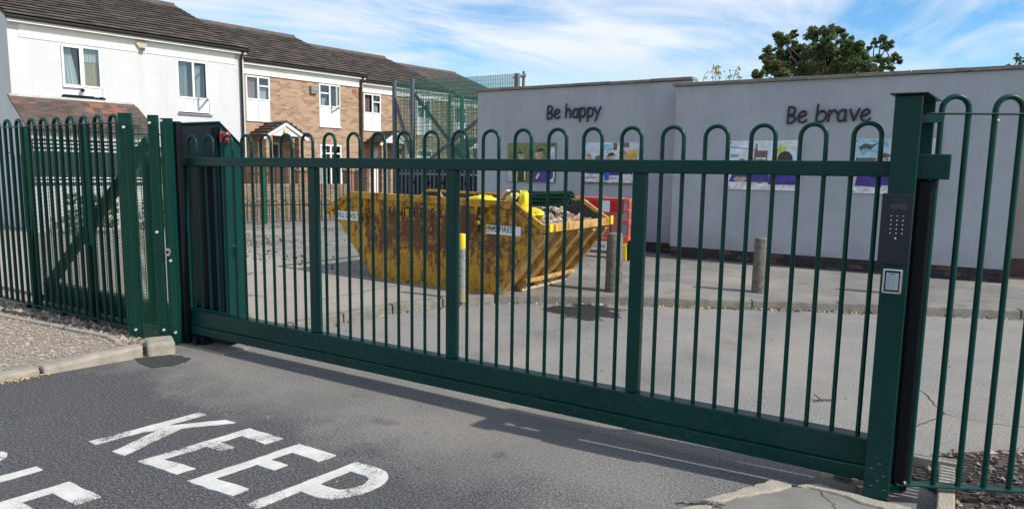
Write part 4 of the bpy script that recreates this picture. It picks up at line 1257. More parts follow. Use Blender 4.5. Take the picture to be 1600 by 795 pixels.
part(yb, 'strap', MB().box(0.075, 0.105, -0.04, 0.10, 0.0, 0.36), BLACK, bevel=0.01)

# ================================================================== HOUSES
HA = R_(79.5)
dv_ = Vector((math.cos(HA), math.sin(HA), 0))
def holes_wall(x0, x1, z0, z1, holes, depth=0.12, y=0.0):
    xs = sorted({x0, x1, *[h[0] for h in holes], *[h[1] for h in holes]})
    zs = sorted({z0, z1, *[h[2] for h in holes], *[h[3] for h in holes]})
    inside = lambda x, z: any(h[0] < x < h[1] and h[2] < z < h[3] for h in holes)
    mb = MB()
    for i in range(len(xs) - 1):
        for j in range(len(zs) - 1):
            a, b, c, d = xs[i], xs[i + 1], zs[j], zs[j + 1]
            if not inside((a + b) / 2, (c + d) / 2):
                mb.add([(a, y, c), (b, y, c), (b, y, d), (a, y, d)], [(0, 1, 2, 3)])
    for a, b, c, d in holes:
        mb.add([(a, y, c), (b, y, c), (b, y, d), (a, y, d), (a, y + depth, c), (b, y + depth, c), (b, y + depth, d), (a, y + depth, d)],
               [(0, 4, 5, 1), (1, 5, 6, 2), (2, 6, 7, 3), (3, 7, 4, 0)])
    return mb
def frame_ring(x0, x1, z0, z1, y0, y1, w, mull=(), trans=()):
    mb = MB().box(x0, x1, y0, y1, z1 - w, z1).box(x0, x1, y0, y1, z0, z0 + w)
    mb.box(x0, x0 + w, y0, y1, z0 + w, z1 - w).box(x1 - w, x1, y0, y1, z0 + w, z1 - w)
    for m_ in mull: mb.box(m_ - w * .6, m_ + w * .6, y0, y1, z0 + w, z1 - w)
    for a, b, z in trans: mb.box(a, b, y0 + .004, y1 - .004, z - w * .5, z + w * .5)
    return mb
def curtain(parent, x0, x1, z0, z1, y, m, seed=0, gather=1.0):
    rn = random.Random(seed)
    n = 14
    vs = []
    for i in range(n + 1):
        x = x0 + (x1 - x0) * i / n
        vs += [(x, y + 0.02 * math.sin(i * 2.3 + seed), z1), (x0 + (x - x0) * gather, y + 0.025 * math.sin(i * 2.3 + seed + .3), z0)]
    mb = MB().add(vs, [(2 * i, 2 * i + 1, 2 * i + 3, 2 * i + 2) for i in range(n)])
    return part(parent, 'curtain', mb, m, smooth=80)
def window(h, x0, x1, z0, z1, mull=(), trans=(), depth=0.05, panel=None, curtains=(), sill=True):
    w = part(h, 'window', frame_ring(x0, x1, z0, z1, depth - 0.045, depth + 0.02, 0.05, mull, trans), WHITEU, bevel=0.004)
    xs = [x0] + list(mull) + [x1]
    for a, b in zip(xs[:-1], xs[1:]):
        part(w, 'pane', MB().box(a + 0.03, b - 0.03, depth - 0.012, depth - 0.006, z0 + 0.03, z1 - 0.03), GLASS)
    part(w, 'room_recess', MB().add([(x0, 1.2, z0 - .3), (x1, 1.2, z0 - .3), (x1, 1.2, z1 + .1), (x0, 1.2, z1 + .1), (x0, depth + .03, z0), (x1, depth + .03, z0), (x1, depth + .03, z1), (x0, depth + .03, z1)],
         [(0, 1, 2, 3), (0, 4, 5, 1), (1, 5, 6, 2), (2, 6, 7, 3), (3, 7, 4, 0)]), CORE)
    for i, (a, b, c, d, m_, g_) in enumerate(curtains): curtain(w, a, b, c, d, depth + 0.09, m_, int(x0 * 7) + i, g_)
    if panel:
        n = max(1, len(mull) + 1)
        for k in range(n):
            a, b = x0 + (x1 - x0) * k / n, x0 + (x1 - x0) * (k + 1) / n
            part(w, 'infill_panel', MB().box(a + .008, b - .006, depth - 0.03, depth + 0.02, panel + 0.03, z0 - 0.004), PANELW)
        if sill: part(w, 'sill', MB().box(x0 - 0.02, x1 + 0.03, -0.045, 0.05, panel - 0.02, panel + 0.028), WHITEU, bevel=0.004)
    return w
PITCH = R_(21.3)
def tile_mesh(name, m):
    # a flat interlocking tile, about 0.29 wide with 0.31 showing, low rolls left and right
    mb = MB()
    mb.hexa([(0.001, 0, 0.036), (0.287, 0, 0.036), (0.001, 0.35, 0.0), (0.287, 0.35, 0.0), (0.001, 0, 0.056), (0.287, 0, 0.056), (0.001, 0.35, 0.014), (0.287, 0.35, 0.014)])
    return mb.mesh(name, m)
TILED = mat('mossy_tile', (0.062, 0.050, 0.036), 0.9, var=0.3, scale=3)
TILEL = mat('pale_tile', (0.115, 0.095, 0.082), 0.9, var=0.3, scale=3)
TM = [tile_mesh('roof_tile', m) for m in (TILEB, TILEB, TILEC, TILEC, TILED, TILEB, TILEC, TILEB, TILEL)]
def house(origin, x0, x1, label, walls, brick, tiles=True):
    h = thing('terraced_house', label, 'house', origin, HA)
    W_ = x1 - x0
    E_ = 5.06
    slope = 4.9 / math.cos(PITCH)
    rise = 4.9 * math.tan(PITCH)
    part(h, 'gable_wall', MB().add([(x0 + .01, 0.0, -0.1), (x0 + .01, 9.4, -0.1), (x0 + .01, 9.4, E_ - .06), (x0 + .01, 4.7, E_ + rise - .1), (x0 + .01, 0.0, E_ - .06)], [(0, 1, 2, 3, 4)])
         .add([(x1 - .01, 0.0, -0.1), (x1 - .01, 9.4, -0.1), (x1 - .01, 9.4, E_ - .06), (x1 - .01, 4.7, E_ + rise - .1), (x1 - .01, 0.0, E_ - .06)], [(4, 3, 2, 1, 0)]), brick)
    rf_ = part(h, 'roof', MB().hexa([(x0 - .03, -0.2, E_ - .085), (x1 + .03, -0.2, E_ - .085), (x0 - .03, 4.7, E_ + rise - .085), (x1 + .03, 4.7, E_ + rise - .085),
                                   (x0 - .03, -0.2, E_ - .02), (x1 + .03, -0.2, E_ - .02), (x0 - .03, 4.7, E_ + rise - .02), (x1 + .03, 4.7, E_ + rise - .02)])
              .hexa([(x0 - .03, 4.705, E_ + rise - .085), (x1 + .03, 4.705, E_ + rise - .085), (x0 - .03, 9.5, E_ - .085), (x1 + .03, 9.5, E_ - .085),
                     (x0 - .03, 4.705, E_ + rise - .02), (x1 + .03, 4.705, E_ + rise - .02), (x0 - .03, 9.5, E_ - .02), (x1 + .03, 9.5, E_ - .02)]), TILEB)
    rn = random.Random(int(abs(origin[1]) * 10))
    nx = int(W_ / 0.288)
    wdt = (W_ + 0.06) / nx
    nz = 16
    st = slope / nz
    extra = MB()
    cnt = 0
    for j in range(nz):
        for i in range(nx):
            yy = -0.22 + j * st * math.cos(PITCH)
            zz = E_ - 0.02 + j * st * math.sin(PITCH)
            pos = (x0 - .03 + i * wdt, yy, zz + rn.uniform(-.002, .004))
            if tiles and cnt < 300:
                share(rf_, 'roof_tile', rn.choice(TM), pos, (PITCH + rn.uniform(-.01, .01), 0, 0), (wdt / 0.288, 1, 1))
                cnt += 1
            else:
                c_, s_ = math.cos(PITCH), math.sin(PITCH)
                q = []
                for z_ in ((0.012, 0.0), (0.036, 0.014)):
                    for y_, k in ((0, 0), (0.35, 1)):
                        for x_ in (0.003, wdt - .003):
                            q.append((pos[0] + x_, pos[1] + y_ * c_ - z_[k] * s_, pos[2] + y_ * s_ + z_[k] * c_))
                extra.hexa(q, rn.choice((0, 0, 1)))
    if extra.v: part(rf_, 'roof_tiles', extra, [TILEB, TILEC], kind='stuff')
    rd = MB()
    xx = x0 - .05
    while xx < x1:
        xe = min(xx + 0.45, x1 + .05)
        rd.slab([(0, 0), (0.11, 0.0)], 0, 0) if False else rd.hexa([(xx, 4.58, E_ + rise - .04), (xe - .01, 4.58, E_ + rise - .04), (xx, 4.82, E_ + rise - .04), (xe - .01, 4.82, E_ + rise - .04),
                 (xx, 4.65, E_ + rise + .07), (xe - .01, 4.65, E_ + rise + .07), (xx, 4.75, E_ + rise + .07), (xe - .01, 4.75, E_ + rise + .07)])
        xx += 0.45
    part(rf_, 'ridge_tiles', rd, TILEC, kind='stuff')
    part(h, 'verge_board', MB().bar((x1 + .05, -0.2, E_ - .055), (x1 + .05, 4.7, E_ + rise - .055), 0.03, 0.13), BROWNP)
    gt = MB()
    n = 8
    for k in range(n):
        a0, a1 = math.pi + math.pi * k / n, math.pi + math.pi * (k + 1) / n
        rr_ = 0.06
        gt.add([(x0 - .05, -0.19 + rr_ * math.cos(a0), E_ - .045 + rr_ * math.sin(a0)), (x1 + .06, -0.19 + rr_ * math.cos(a0), E_ - .045 + rr_ * math.sin(a0)),
                (x1 + .06, -0.19 + rr_ * math.cos(a1), E_ - .045 + rr_ * math.sin(a1)), (x0 - .05, -0.19 + rr_ * math.cos(a1), E_ - .045 + rr_ * math.sin(a1))], [(0, 1, 2, 3)])
    gt.tube([(x1 + .06, -0.19, E_ - .06), (x1 + .065, -0.19, E_ - .06)], 0.055, 10)
    part(h, 'gutter', gt, GUTTER, smooth=50)
    return h
# ---- house 1: white rendered
o1 = (-13.36, 4.0, 0.0)
h1 = house(o1, 0.0, 5.73, 'white rendered end house with red tiled lean-to at far left', None, WALLW)
hl = [(1.05, 1.94, 3.32, 4.56), (3.80, 4.67, 3.08, 4.55), (2.9, 3.9, 0.9, 2.2)]
part(h1, 'front_wall', holes_wall(0.0, 5.73, -0.1, 5.0, hl, 0.14), WALLW)
part(h1, 'fascia', MB().box(-0.02, 5.75, -0.17, -0.145, 4.895, 5.0).box(-0.02, 5.75, -0.14, 0.0, 4.90, 4.92), WHITEB)
for k in range(2): part(h1, 'cladding_board', MB().box(0.22, 5.46, -0.016, -0.001, 4.585 + 0.155 * k, 4.735 + 0.155 * k), WHITEB, bevel=0.006)
wn = window(h1, 1.05, 1.94, 3.55, 4.56, (1.52,), (), 0.05, 3.32, [(1.12, 1.30, 3.6, 4.5, CURT, 1.9), (1.55, 1.92, 3.58, 4.18, CURTB, 1.0), (1.57, 1.9, 4.19, 4.52, CURT, 1.0)], sill=False)
part(wn, 'drip_sill', MB().box(1.02, 1.98, -0.04, 0.05, 3.285, 3.325), BLACK)
part(wn, 'open_sash', frame_ring(1.06, 1.49, 3.52, 4.53, -0.035, 0.0, 0.045), WHITEU)
part(wn, 'vent_cap', MB().tube([(1.46, -0.05, 3.47), (1.46, -0.09, 3.47)], 0.045, 12), BLACK)
wn = window(h1, 3.80, 4.67, 3.50, 4.55, (4.25,), (), 0.05, 3.10, [(3.83, 4.02, 3.52, 4.5, CURTG, 1.0), (4.03, 4.13, 3.52, 4.5, CURT, 1.0), (4.33, 4.5, 3.52, 4.45, CURT, 0.8)], sill=False)
part(wn, 'drip_sill', MB().box(3.78, 4.73, -0.05, 0.05, 3.055, 3.095), mat('grey_sill', (0.25, 0.25, 0.26), 0.6))
sash = frame_ring(0, 0.42, 3.52, 4.53, -0.02, 0.02, 0.045)
part(wn, 'open_sash', sash, WHITEU, loc=(4.64, -0.0, 0), rot=(0, 0, R_(180 + 62)))
part(h1, 'downpipe', MB().tube([(5.62, -0.19, 4.96), (5.62, -0.10, 4.83), (5.62, -0.06, 4.75), (5.62, -0.06, 0.0)], 0.036, 10), GUTTER, smooth=50)
al = part(h1, 'alarm_box', MB().slab([(2.78, 4.87), (3.02, 4.87), (3.03, 4.78), (2.96, 4.66), (2.86, 4.66), (2.77, 4.78)], -0.09, -0.016), mat('alarm_cream', (0.5, 0.44, 0.36), 0.5), bevel=0.008)
part(al, 'alarm_base', MB().slab([(2.84, 4.70), (2.98, 4.70), (2.96, 4.62), (2.87, 4.62)], -0.10, -0.091), mat('alarm_brown', (0.09, 0.06, 0.05), 0.5))
window(h1, 2.9, 3.9, 0.9, 2.2, (3.4,), (), 0.05, None, [(2.95, 3.85, 0.95, 2.15, CURT, 1.0)])
# lean-to with small plain tiles
pr = part(h1, 'porch', MB().add([(-0.02, -0.005, 3.2), (-0.02, -1.45, 2.42), (-0.02, -1.45, -0.1), (-0.02, -0.005, -0.1)], [(0, 1, 2, 3)])
          .add([(2.55, -0.005, 3.2), (2.55, -1.45, 2.42), (2.55, -1.45, -0.1), (2.55, -0.005, -0.1)], [(3, 2, 1, 0)])
          .add([(-0.02, -1.45, 2.42), (2.55, -1.45, 2.42), (2.55, -1.45, 2.2), (-0.02, -1.45, 2.2)], [(0, 1, 2, 3)])
          .add([(-0.02, -1.45, 1.15), (2.55, -1.45, 1.15), (2.55, -1.45, -0.1), (-0.02, -1.45, -0.1)], [(0, 1, 2, 3)]), WALLW)
part(pr, 'garage_door', MB().box(0.0, 2.53, -1.43, -1.40, 1.15, 2.2), mat('dark_door', (0.02, 0.05, 0.045), 0.4))
pt = MB()
for z in (1.25, 1.33, 1.95, 2.05, 2.13): pt.box(0.0, 2.53, -1.445, -1.431, z - 0.018, z + 0.018)
part(pr, 'glazing_bar', pt, WHITEU)
pp_ = math.atan2(0.82, 1.5)
part(pr, 'lean_to_roof', MB().hexa([(-0.10, -1.55, 2.385), (2.66, -1.55, 2.385), (-0.10, -0.005, 3.215), (2.66, -0.005, 3.215),
                                   (-0.10, -1.55, 2.40), (2.66, -1.55, 2.40), (-0.10, -0.005, 3.23), (2.66, -0.005, 3.23)]), TILEP)
ptm = [MB().hexa([(0.002, 0, 0.006), (0.166, 0, 0.006), (0.002, 0.17, 0), (0.166, 0.17, 0), (0.002, 0, 0.022), (0.166, 0, 0.022), (0.002, 0.17, 0.012), (0.166, 0.17, 0.012)]).mesh('plain_tile', m) for m in (TILEP, TILEB, TILER)]
rn = random.Random(31)
for j in range(15):
    for i in range(17):
        x = -0.10 + i * 0.1625
        redness = (i > 8 and i < 15 and j > 9 and rn.random() < .8) or (i < 3 and j > 12 and rn.random() < .5)
        me = ptm[2] if (redness and rn.random() < .85) else ptm[0] if rn.random() < .6 else ptm[1]
        yy = -1.58 + j * 0.117 * math.cos(pp_) * 0.885
        share(pr, 'plain_tile', me, (x, yy, 2.395 + (yy + 1.58) * math.tan(pp_) * 0.985 - 0.008), (pp_ + rn.uniform(-.015, .015), 0, 0))
part(pr, 'flashing', MB().box(-0.05, 2.62, -0.03, -0.002, 3.20, 3.27), mat('lead_flashing', (0.55, 0.54, 0.52), 0.7, var=0.2, scale=10))
# ---- brick houses
def canopy(h, x0, x1, zt_, ze):
    c = part(h, 'porch_canopy', MB().slab([(x0 + .08, ze), (x1 - .08, ze), ((x0 + x1) / 2, zt_ - .1)], -1.0, -0.96), WHITEB)
    xm = (x0 + x1) / 2
    for s_ in (-1, 1):
        xe = x0 if s_ < 0 else x1
        part(c, 'canopy_slope', MB().bar((xm, -0.5, zt_ - .005), (xe, -0.5, ze - .005), 1.14, 0.05, (0, 0, 1)), BROWNP)
        part(c, 'bargeboard', MB().bar((xm, -1.04, zt_ - .085), (xe, -1.04, ze - .085), 0.03, 0.11, (0, 0, 1)), WHITEU)
    tl = MB()
    for k in range(5):
        t_ = k / 5
        tl.bar((x0 - .02 + (xm - x0) * t_, -1.1, ze + .03 + (zt_ - ze) * t_), (x0 - .02 + (xm - x0) * t_, 0, ze + .03 + (zt_ - ze) * t_), 0.05, 0.035)
        tl.bar((x1 + .02 - (x1 - xm) * t_, -1.1, ze + .03 + (zt_ - ze) * t_), (x1 + .02 - (x1 - xm) * t_, 0, ze + .03 + (zt_ - ze) * t_), 0.05, 0.035)
    part(c, 'tile_course', tl, TILEP)
    part(c, 'porch_light', MB().tube([(xm, -1.0, zt_ - .32), (xm, -1.07, zt_ - .32)], 0.09, 14), BEIGE, smooth=40)
    part(h, 'porch_pier', MB().box(x0 + .1, x0 + .33, -1.0, -0.75, -0.1, ze).box(x1 - .33, x1 - .1, -1.0, -0.75, -0.1, ze), BRICK)
def brick_house(o, x0, x1, label, tiles=True, door=None, light=True):
    h = house(o, x0, x1, label, None, BRICK, tiles)
    hl = [(0.02, 0.86, 3.13, 4.57), (2.73, 3.60, 3.08, 4.58), (2.73, 3.62, 1.0, 2.46), (0.38, 1.18, 0.1, 2.45)]
    part(h, 'front_wall', holes_wall(x0, x1, -0.1, 5.0, hl, 0.12), BRICK)
    part(h, 'fascia', MB().box(x0 - .02, x1 + .02, -0.175, -0.15, 4.89, 5.0).box(x0, x1, -0.145, 0.0, 4.895, 4.915), WHITEB)
    for k in range(2): part(h, 'cladding_board', MB().box(x0, x1 - .02, -0.045, -0.001, 4.60 + 0.148 * k, 4.742 + 0.148 * k), WHITEB, bevel=0.006)
    window(h, 0.02, 0.86, 3.80, 4.57, (0.45,), ((0.48, 0.81, 4.27),), 0.03, 3.13, [(0.07, 0.40, 3.85, 4.5, CURTP, 1.0), (0.5, 0.8, 3.85, 4.22, CURT, 1.0)])
    w = window(h, 2.73, 3.60, 3.78, 4.58, (3.17,), ((2.78, 3.13, 4.26),), 0.03, 3.08, [(2.78, 2.86, 3.83, 4.22, CURT, 1.0), (2.9, 3.1, 3.83, 4.1, CURT, 0.6)])
    sash = frame_ring(0, 0.38, 3.80, 4.55, -0.02, 0.02, 0.045)
    part(w, 'open_sash', sash, WHITEU, loc=(3.58, -0.02, 0), rot=(0, 0, R_(180 + 38)))
    window(h, 2.73, 3.62, 1.0, 2.46, (3.17,), ((2.78, 3.57, 2.15),), 0.03, None, [(2.8, 3.1, 1.05, 2.4, CURT, 1.0)])
    d = part(h, 'front_door', MB().box(0.44, 1.12, 0.02, 0.07, 0.1, 2.38), door or mat('door_green', (0.012, 0.05, 0.05), 0.3), bevel=0.004)
    part(d, 'door_frame', frame_ring(0.38, 1.18, 0.1, 2.45, 0.0, 0.075, 0.055), WHITEU)
    part(d, 'door_glass', MB().add([(0.78 + .2 * math.cos(R_(a)), 0.017, 1.92 + .2 * math.sin(R_(a))) for a in range(0, 181, 15)], [tuple(range(13))]), mat('door_glass', (0.35, 0.4, 0.4), 0.1))
    canopy(h, 0.02, 1.62, 3.12, 2.64)
    part(h, 'flue_vent', MB().box(2.36, 2.64, -0.12, -0.002, 4.28, 4.46).box(2.37, 2.62, -0.10, -0.002, 4.20, 4.275), mat('vent_grey', (0.25, 0.25, 0.23), 0.6, var=0.3), bevel=0.006)
    part(h, 'air_brick', MB().box(4.12, 4.30, -0.012, -0.001, 4.38, 4.50), mat('air_brick_red', (0.36, 0.10, 0.06), 0.9))
    part(h, 'downpipe', MB().tube([(x1 - 0.12, -0.19, 4.97), (x1 - .12, -0.10, 4.8), (x1 - .12, -0.07, 4.7), (x1 - .12, -0.07, 0)], 0.055, 10), BROWNP, smooth=50)
    part(h, 'basket_bracket', MB().tube([(1.72, -0.01, 2.55), (1.72, -0.2, 2.62), (1.72, -0.33, 2.55), (1.72, -0.33, 2.47)], 0.01, 6), BLACK)
    part(h, 'hanging_basket', MB().lathe([(0.001, 2.18), (0.12, 2.22), (0.18, 2.34), (0.18, 2.46), (0.05, 2.48)], 14, (1.72, -0.33)), mat('basket', (0.05, 0.06, 0.05), 0.9, var=0.4, scale=20), smooth=50)
    return h
o2 = (-13.86, 10.86, 0.0)
brick_house(o2, -1.25, 4.60, 'brick terraced house joined to the right of the white house')
o3 = (-14.02, 16.47, 0.0)
brick_house(o3, -1.12, 4.70, 'third terraced house, brick, beside the ball court', True, mat('door_white', (0.72, 0.72, 0.7), 0.4))
o4v = Vector(o3) + dv_ * 5.95 + Vector((-dv_.y, dv_.x, 0)) * 1.1
brick_house(tuple(o4v), -1.2, 4.6, 'farthest brick terraced house seen only through the court mesh', False)

# ================================================================== BACKGROUND FENCE, GARDEN WALL
fa = math.atan2(11.55 - 8.0, -8.58 + 10.45)
f0 = Vector((-10.45, 8.0, 0.1))
fd = Vector((math.cos(fa), math.sin(fa), 0))
bf = thing('bow_top_fence', 'distant low green bow top fence in front of the houses', 'fence', tuple(f0), fa)
FL = 3.98
bb = bow_mesh(0.125, 1.80, 0.06, 0.0105, 'bow_bar', GREEN2, n=6, seg=8)
k = 0
x = -6.0
while x < FL - 0.2:
    share(bf, 'bow_bar', bb, (x, 0, 0))
    x += 0.25
part(bf, 'top_rail', MB().box(-6.1, FL, -0.02, 0.02, 1.66, 1.668), GREEN2)
part(bf, 'bottom_rail', MB().box(-6.1, FL, -0.02, 0.02, 0.06, 0.07), GREEN2)
for x in (-4.6, -2.1, 0.55):
    part(bf, 'post', MB().box(x - 0.05, x + 0.05, -0.085, -0.025, -0.05, 1.88), mat('bright_green', (0.003, 0.075, 0.03), 0.4), bevel=0.004)
# brick garden wall with timber boards above, on the far side
gw0 = f0 + Vector((-fd.y, fd.x, 0)) * 1.15
gw = thing('garden_wall', 'low brown brick garden wall behind the distant fence', 'wall', tuple(gw0), fa)
part(gw, 'wall_core', MB().box(-5, 3.4, 0.012, 0.2, -0.1, 1.06), MORTAR)
bms = [MB().box(0, 0.213, 0, 0.1, 0, 0.064).mesh('brick', m) for m in (BRICKG, BRICKG, BRICKA)]
rn = random.Random(12)
ex = MB()
cnt = 0
for j in range(14):
    for i in range(38):
        x = -5 + i * 0.222 + (0.11 if j % 2 else 0)
        z = 0.0 + j * 0.076
        if -1.2 < x < 3.2 and cnt < 300 and j > 0:
            share(gw, 'brick', rn.choice(bms), (x, rn.uniform(-.004, .004), z)); cnt += 1
        elif x < 3.2: ex.box(x, x + .213, 0, .01, z, z + .064)
part(gw, 'bricks', ex, BRICKG, kind='stuff')
tf0 = f0 + Vector((-fd.y, fd.x, 0)) * 1.6
tf = thing('timber_fence', 'dark brown timber board fence above the garden wall', 'fence', tuple(tf0), fa)
bd = MB().box(0, 0.105, 0, 0.02, 0.0, 1.62).mesh('board', TIMBER)
x = -4.5
while x < 1.55:
    share(tf, 'board', bd, (x, rn.uniform(-.008, .008), rn.uniform(-.03, .03)))
    x += 0.125
part(tf, 'rail', MB().box(-4.5, 1.55, 0.03, 0.07, 1.3, 1.38), TIMBER)
def pier(s_, label):
    p = gw0 + fd * s_ + Vector((-fd.y, fd.x, 0)) * 0.3
    t = thing('brick_pier', label, 'pier', tuple(p), fa, 'brick gate piers before the houses')
    core = part(t, 'pier_core', MB().box(-0.205, 0.205, 0.012, 0.42, -0.1, 1.42), MORTAR)
    me = MB().box(0, 0.20, 0, 0.02, 0, 0.064).mesh('brick', BRICKC)
    for j in range(19):
        for i in range(2): share(t, 'brick', me, (-0.208 + i * 0.211, 0, j * 0.076 - 0.02))
    part(t, 'cap_stone', MB().box(-0.25, 0.25, -0.04, 0.46, 1.42, 1.49), COPE, bevel=0.01)
pier(2.05, 'red brick gate pier nearer the white house')
pier(3.55, 'red brick gate pier nearer the ball court')
def shrub(p, r, n, label, seed):
    t = thing('shrub', label, 'shrub', p)
    rn = random.Random(seed)
    st = MB()
    for _ in range(6):
        a = rn.uniform(0, 6.28)
        st.tube([(0, 0, 0), (r * .3 * math.cos(a), r * .3 * math.sin(a), r * .6), (r * .6 * math.cos(a), r * .6 * math.sin(a), r * 1.2)], [.015, .01, .004], 5)
    part(t, 'stem', st, BARK)
    lv = MB()
    for _ in range(n):
        a, u = rn.uniform(0, 6.28), rn.uniform(0, 1) ** .5
        c = Vector((r * u * math.cos(a), r * u * math.sin(a), r * rn.uniform(.3, 1.8)))
        leaf(lv, c, rn.uniform(.03, .07), rn, rn.choice((0, 0, 1)))
    part(t, 'foliage', lv, [LEAF2, LEAF1])
def leaf(mb, c, s_, rn, mi=0):
    ax = Vector((rn.gauss(0, 1), rn.gauss(0, 1), rn.gauss(0, .7))).normalized()
    b = ax.cross(Vector((rn.gauss(0, 1), rn.gauss(0, 1), rn.gauss(0, 1)))).normalized()
    n_ = ax.cross(b)
    w = s_ * rn.uniform(.55, .8)
    mb.add([c - ax * s_, c + b * w + n_ * s_ * .12, c + ax * s_, c - b * w + n_ * s_ * .12], [(0, 1, 2), (0, 2, 3)], mi)
sp0 = gw0 + Vector((-fd.y, fd.x, 0)) * 1.2
shrub(tuple(sp0 + fd * 0.1), 0.55, 500, 'small green shrub in the front garden under the first porch', 3)
shrub(tuple(sp0 + fd * 1.1), 0.4, 350, 'low shrub in the front garden by the downstairs window', 4)

for k, (x, y, r, n, lb_) in enumerate(((-10.9, 4.4, 0.5, 700, 'dark clipped bush before the white house, leftmost behind the fence'),
                                       (-10.7, 5.9, 0.42, 600, 'smaller dark bush before the white house, between two others'),
                                       (-10.6, 7.3, 0.52, 700, 'dark bush before the white house, nearest its downpipe'))):
    shrub((x, y, 0.1), r, n, lb_, 60 + k)
# ================================================================== PALISADE AND BALL COURT
pl = thing('palisade_fence', 'dark grey steel palisade fence between the houses and school wall', 'fence', (-8.25, 11.75, 0.1))
pm = MB().slab([(-0.034, 0.05), (0.034, 0.05), (0.034, 1.80), (0.017, 1.88), (0.0, 1.84), (-0.017, 1.88), (-0.034, 1.80)], -0.012, 0.0).mesh('pale', GREYST)
x = 0.0
while x < 5.2:
    share(pl, 'pale', pm, (x, 0, 0))
    x += 0.15
part(pl, 'rail', MB().box(-0.05, 5.2, 0.002, 0.04, 0.35, 0.40).box(-0.05, 5.2, 0.002, 0.04, 1.38, 1.43), STEEL)
part(pl, 'backing_boards', MB().box(-0.05, 5.2, 0.05, 0.09, 0.0, 1.86), mat('dark_slate_board', (0.035, 0.045, 0.06), 0.7, var=0.4, scale=3))
bx = MB()
for x in (0.55, 1.1, 1.62, 2.4, 3.1, 3.7, 4.4): bx.box(x, x + 0.1, -0.02, -0.0125, 1.12, 1.20)
part(pl, 'fixing_plate', bx, BLACK)

ct = thing('ball_court', 'tall ball court cage of green mesh and grey steel posts', 'sports cage', (-8.45, 12.0, 0.1))
for x in (-0.13, 0.55): part(ct, 'post', MB().box(x - 0.05, x + 0.05, -0.05, 0.05, -0.1, 4.15), GREYST, bevel=0.005)
part(ct, 'post', MB().box(4.05, 4.17, -0.06, 0.06, -0.1, 4.1), mat('weathered_post', (0.16, 0.15, 0.14), 0.8), bevel=0.005)
GP = mat('court_green', (0.01, 0.16, 0.10), 0.5, var=0.1)
for x, y in ((-1.2, 5.0), (0.2, 5.0), (1.35, 5.0), (2.6, 5.0)): part(ct, 'post', MB().box(x - 0.06, x + 0.06, y - .05, y + .05, -0.1, 4.25), GP, bevel=0.004)
part(ct, 'brace', MB().bar((-0.12, 0.0, 3.6), (0.5, 0.0, 1.9), 0.05, 0.09, (1, 0, 0)), GREYST)
part(ct, 'brace', MB().bar((0.56, 0.06, 3.75), (2.4, 0.06, 1.75), 0.05, 0.08, (0, 0, 1)), mat('dull_green_steel', (0.03, 0.10, 0.085), 0.5))
part(ct, 'brace', MB().bar((1.2, -0.07, 1.8), (3.5, -0.07, 3.3), 0.05, 0.08, (0, 0, 1)), GREYST)
def court_mesh(x0, x1, z0, z1, y, dx, dz, w):
    return wire_mesh(x0, x1, z0, z1, y, dz, dx, w)
part(ct, 'mesh_panel', court_mesh(-0.1, 4.1, 1.9, 4.12, 0.09, 0.055, 0.11, 0.009), GP, kind='stuff')
part(ct, 'mesh_panel', court_mesh(-3.2, 3.2, 0.2, 4.2, 5.08, 0.055, 0.11, 0.010), GP, kind='stuff')
sm = MB()
for k in range(40): sm.bar((-0.14, 0.1 + k * .12, 1.9), (-0.14, 0.1 + k * .12, 4.1), 0.006, 0.006)
for k in range(20): sm.bar((-0.14, 0.1, 1.9 + k * .115), (-0.14, 4.95, 1.9 + k * .115), 0.006, 0.006)
part(ct, 'mesh_panel', sm, GP, kind='stuff')
# green windbreak netting, woven strips
nb = MB()
for k in range(100): nb.box(-0.1, 4.1, 0.13, 0.132, 1.95 + k * 0.0215, 1.95 + k * 0.0215 + 0.0078)
part(ct, 'netting', nb, mat('netting_green', (0.17, 0.37, 0.29), 0.7, var=0.15, scale=3), kind='stuff')

# street lamp beyond the school roof
lp = thing('street_lamp', 'grey street lamp head showing above the school roof', 'street lamp', (-8.48, 19.475, 0), R_(31))
part(lp, 'column', MB().tube([(0, 0, 0), (0, 0, 3.0), (0, 0, 5.25)], [0.09, 0.07, 0.06], 10), GREYST, smooth=50)
part(lp, 'lamp_head', MB().hexa([(-0.44, -0.12, 5.19), (0.1, -0.12, 5.25), (-0.44, 0.12, 5.19), (0.1, 0.12, 5.25), (-0.40, -0.09, 5.24), (0.1, -0.1, 5.36), (-0.40, 0.09, 5.24), (0.1, 0.1, 5.36)]), mat('lamp_grey', (0.16, 0.16, 0.155), 0.5), bevel=0.02)
part(lp, 'photocell', MB().lathe([(0.05, 5.36), (0.05, 5.45), (0.001, 5.47)], 10), GREYST)

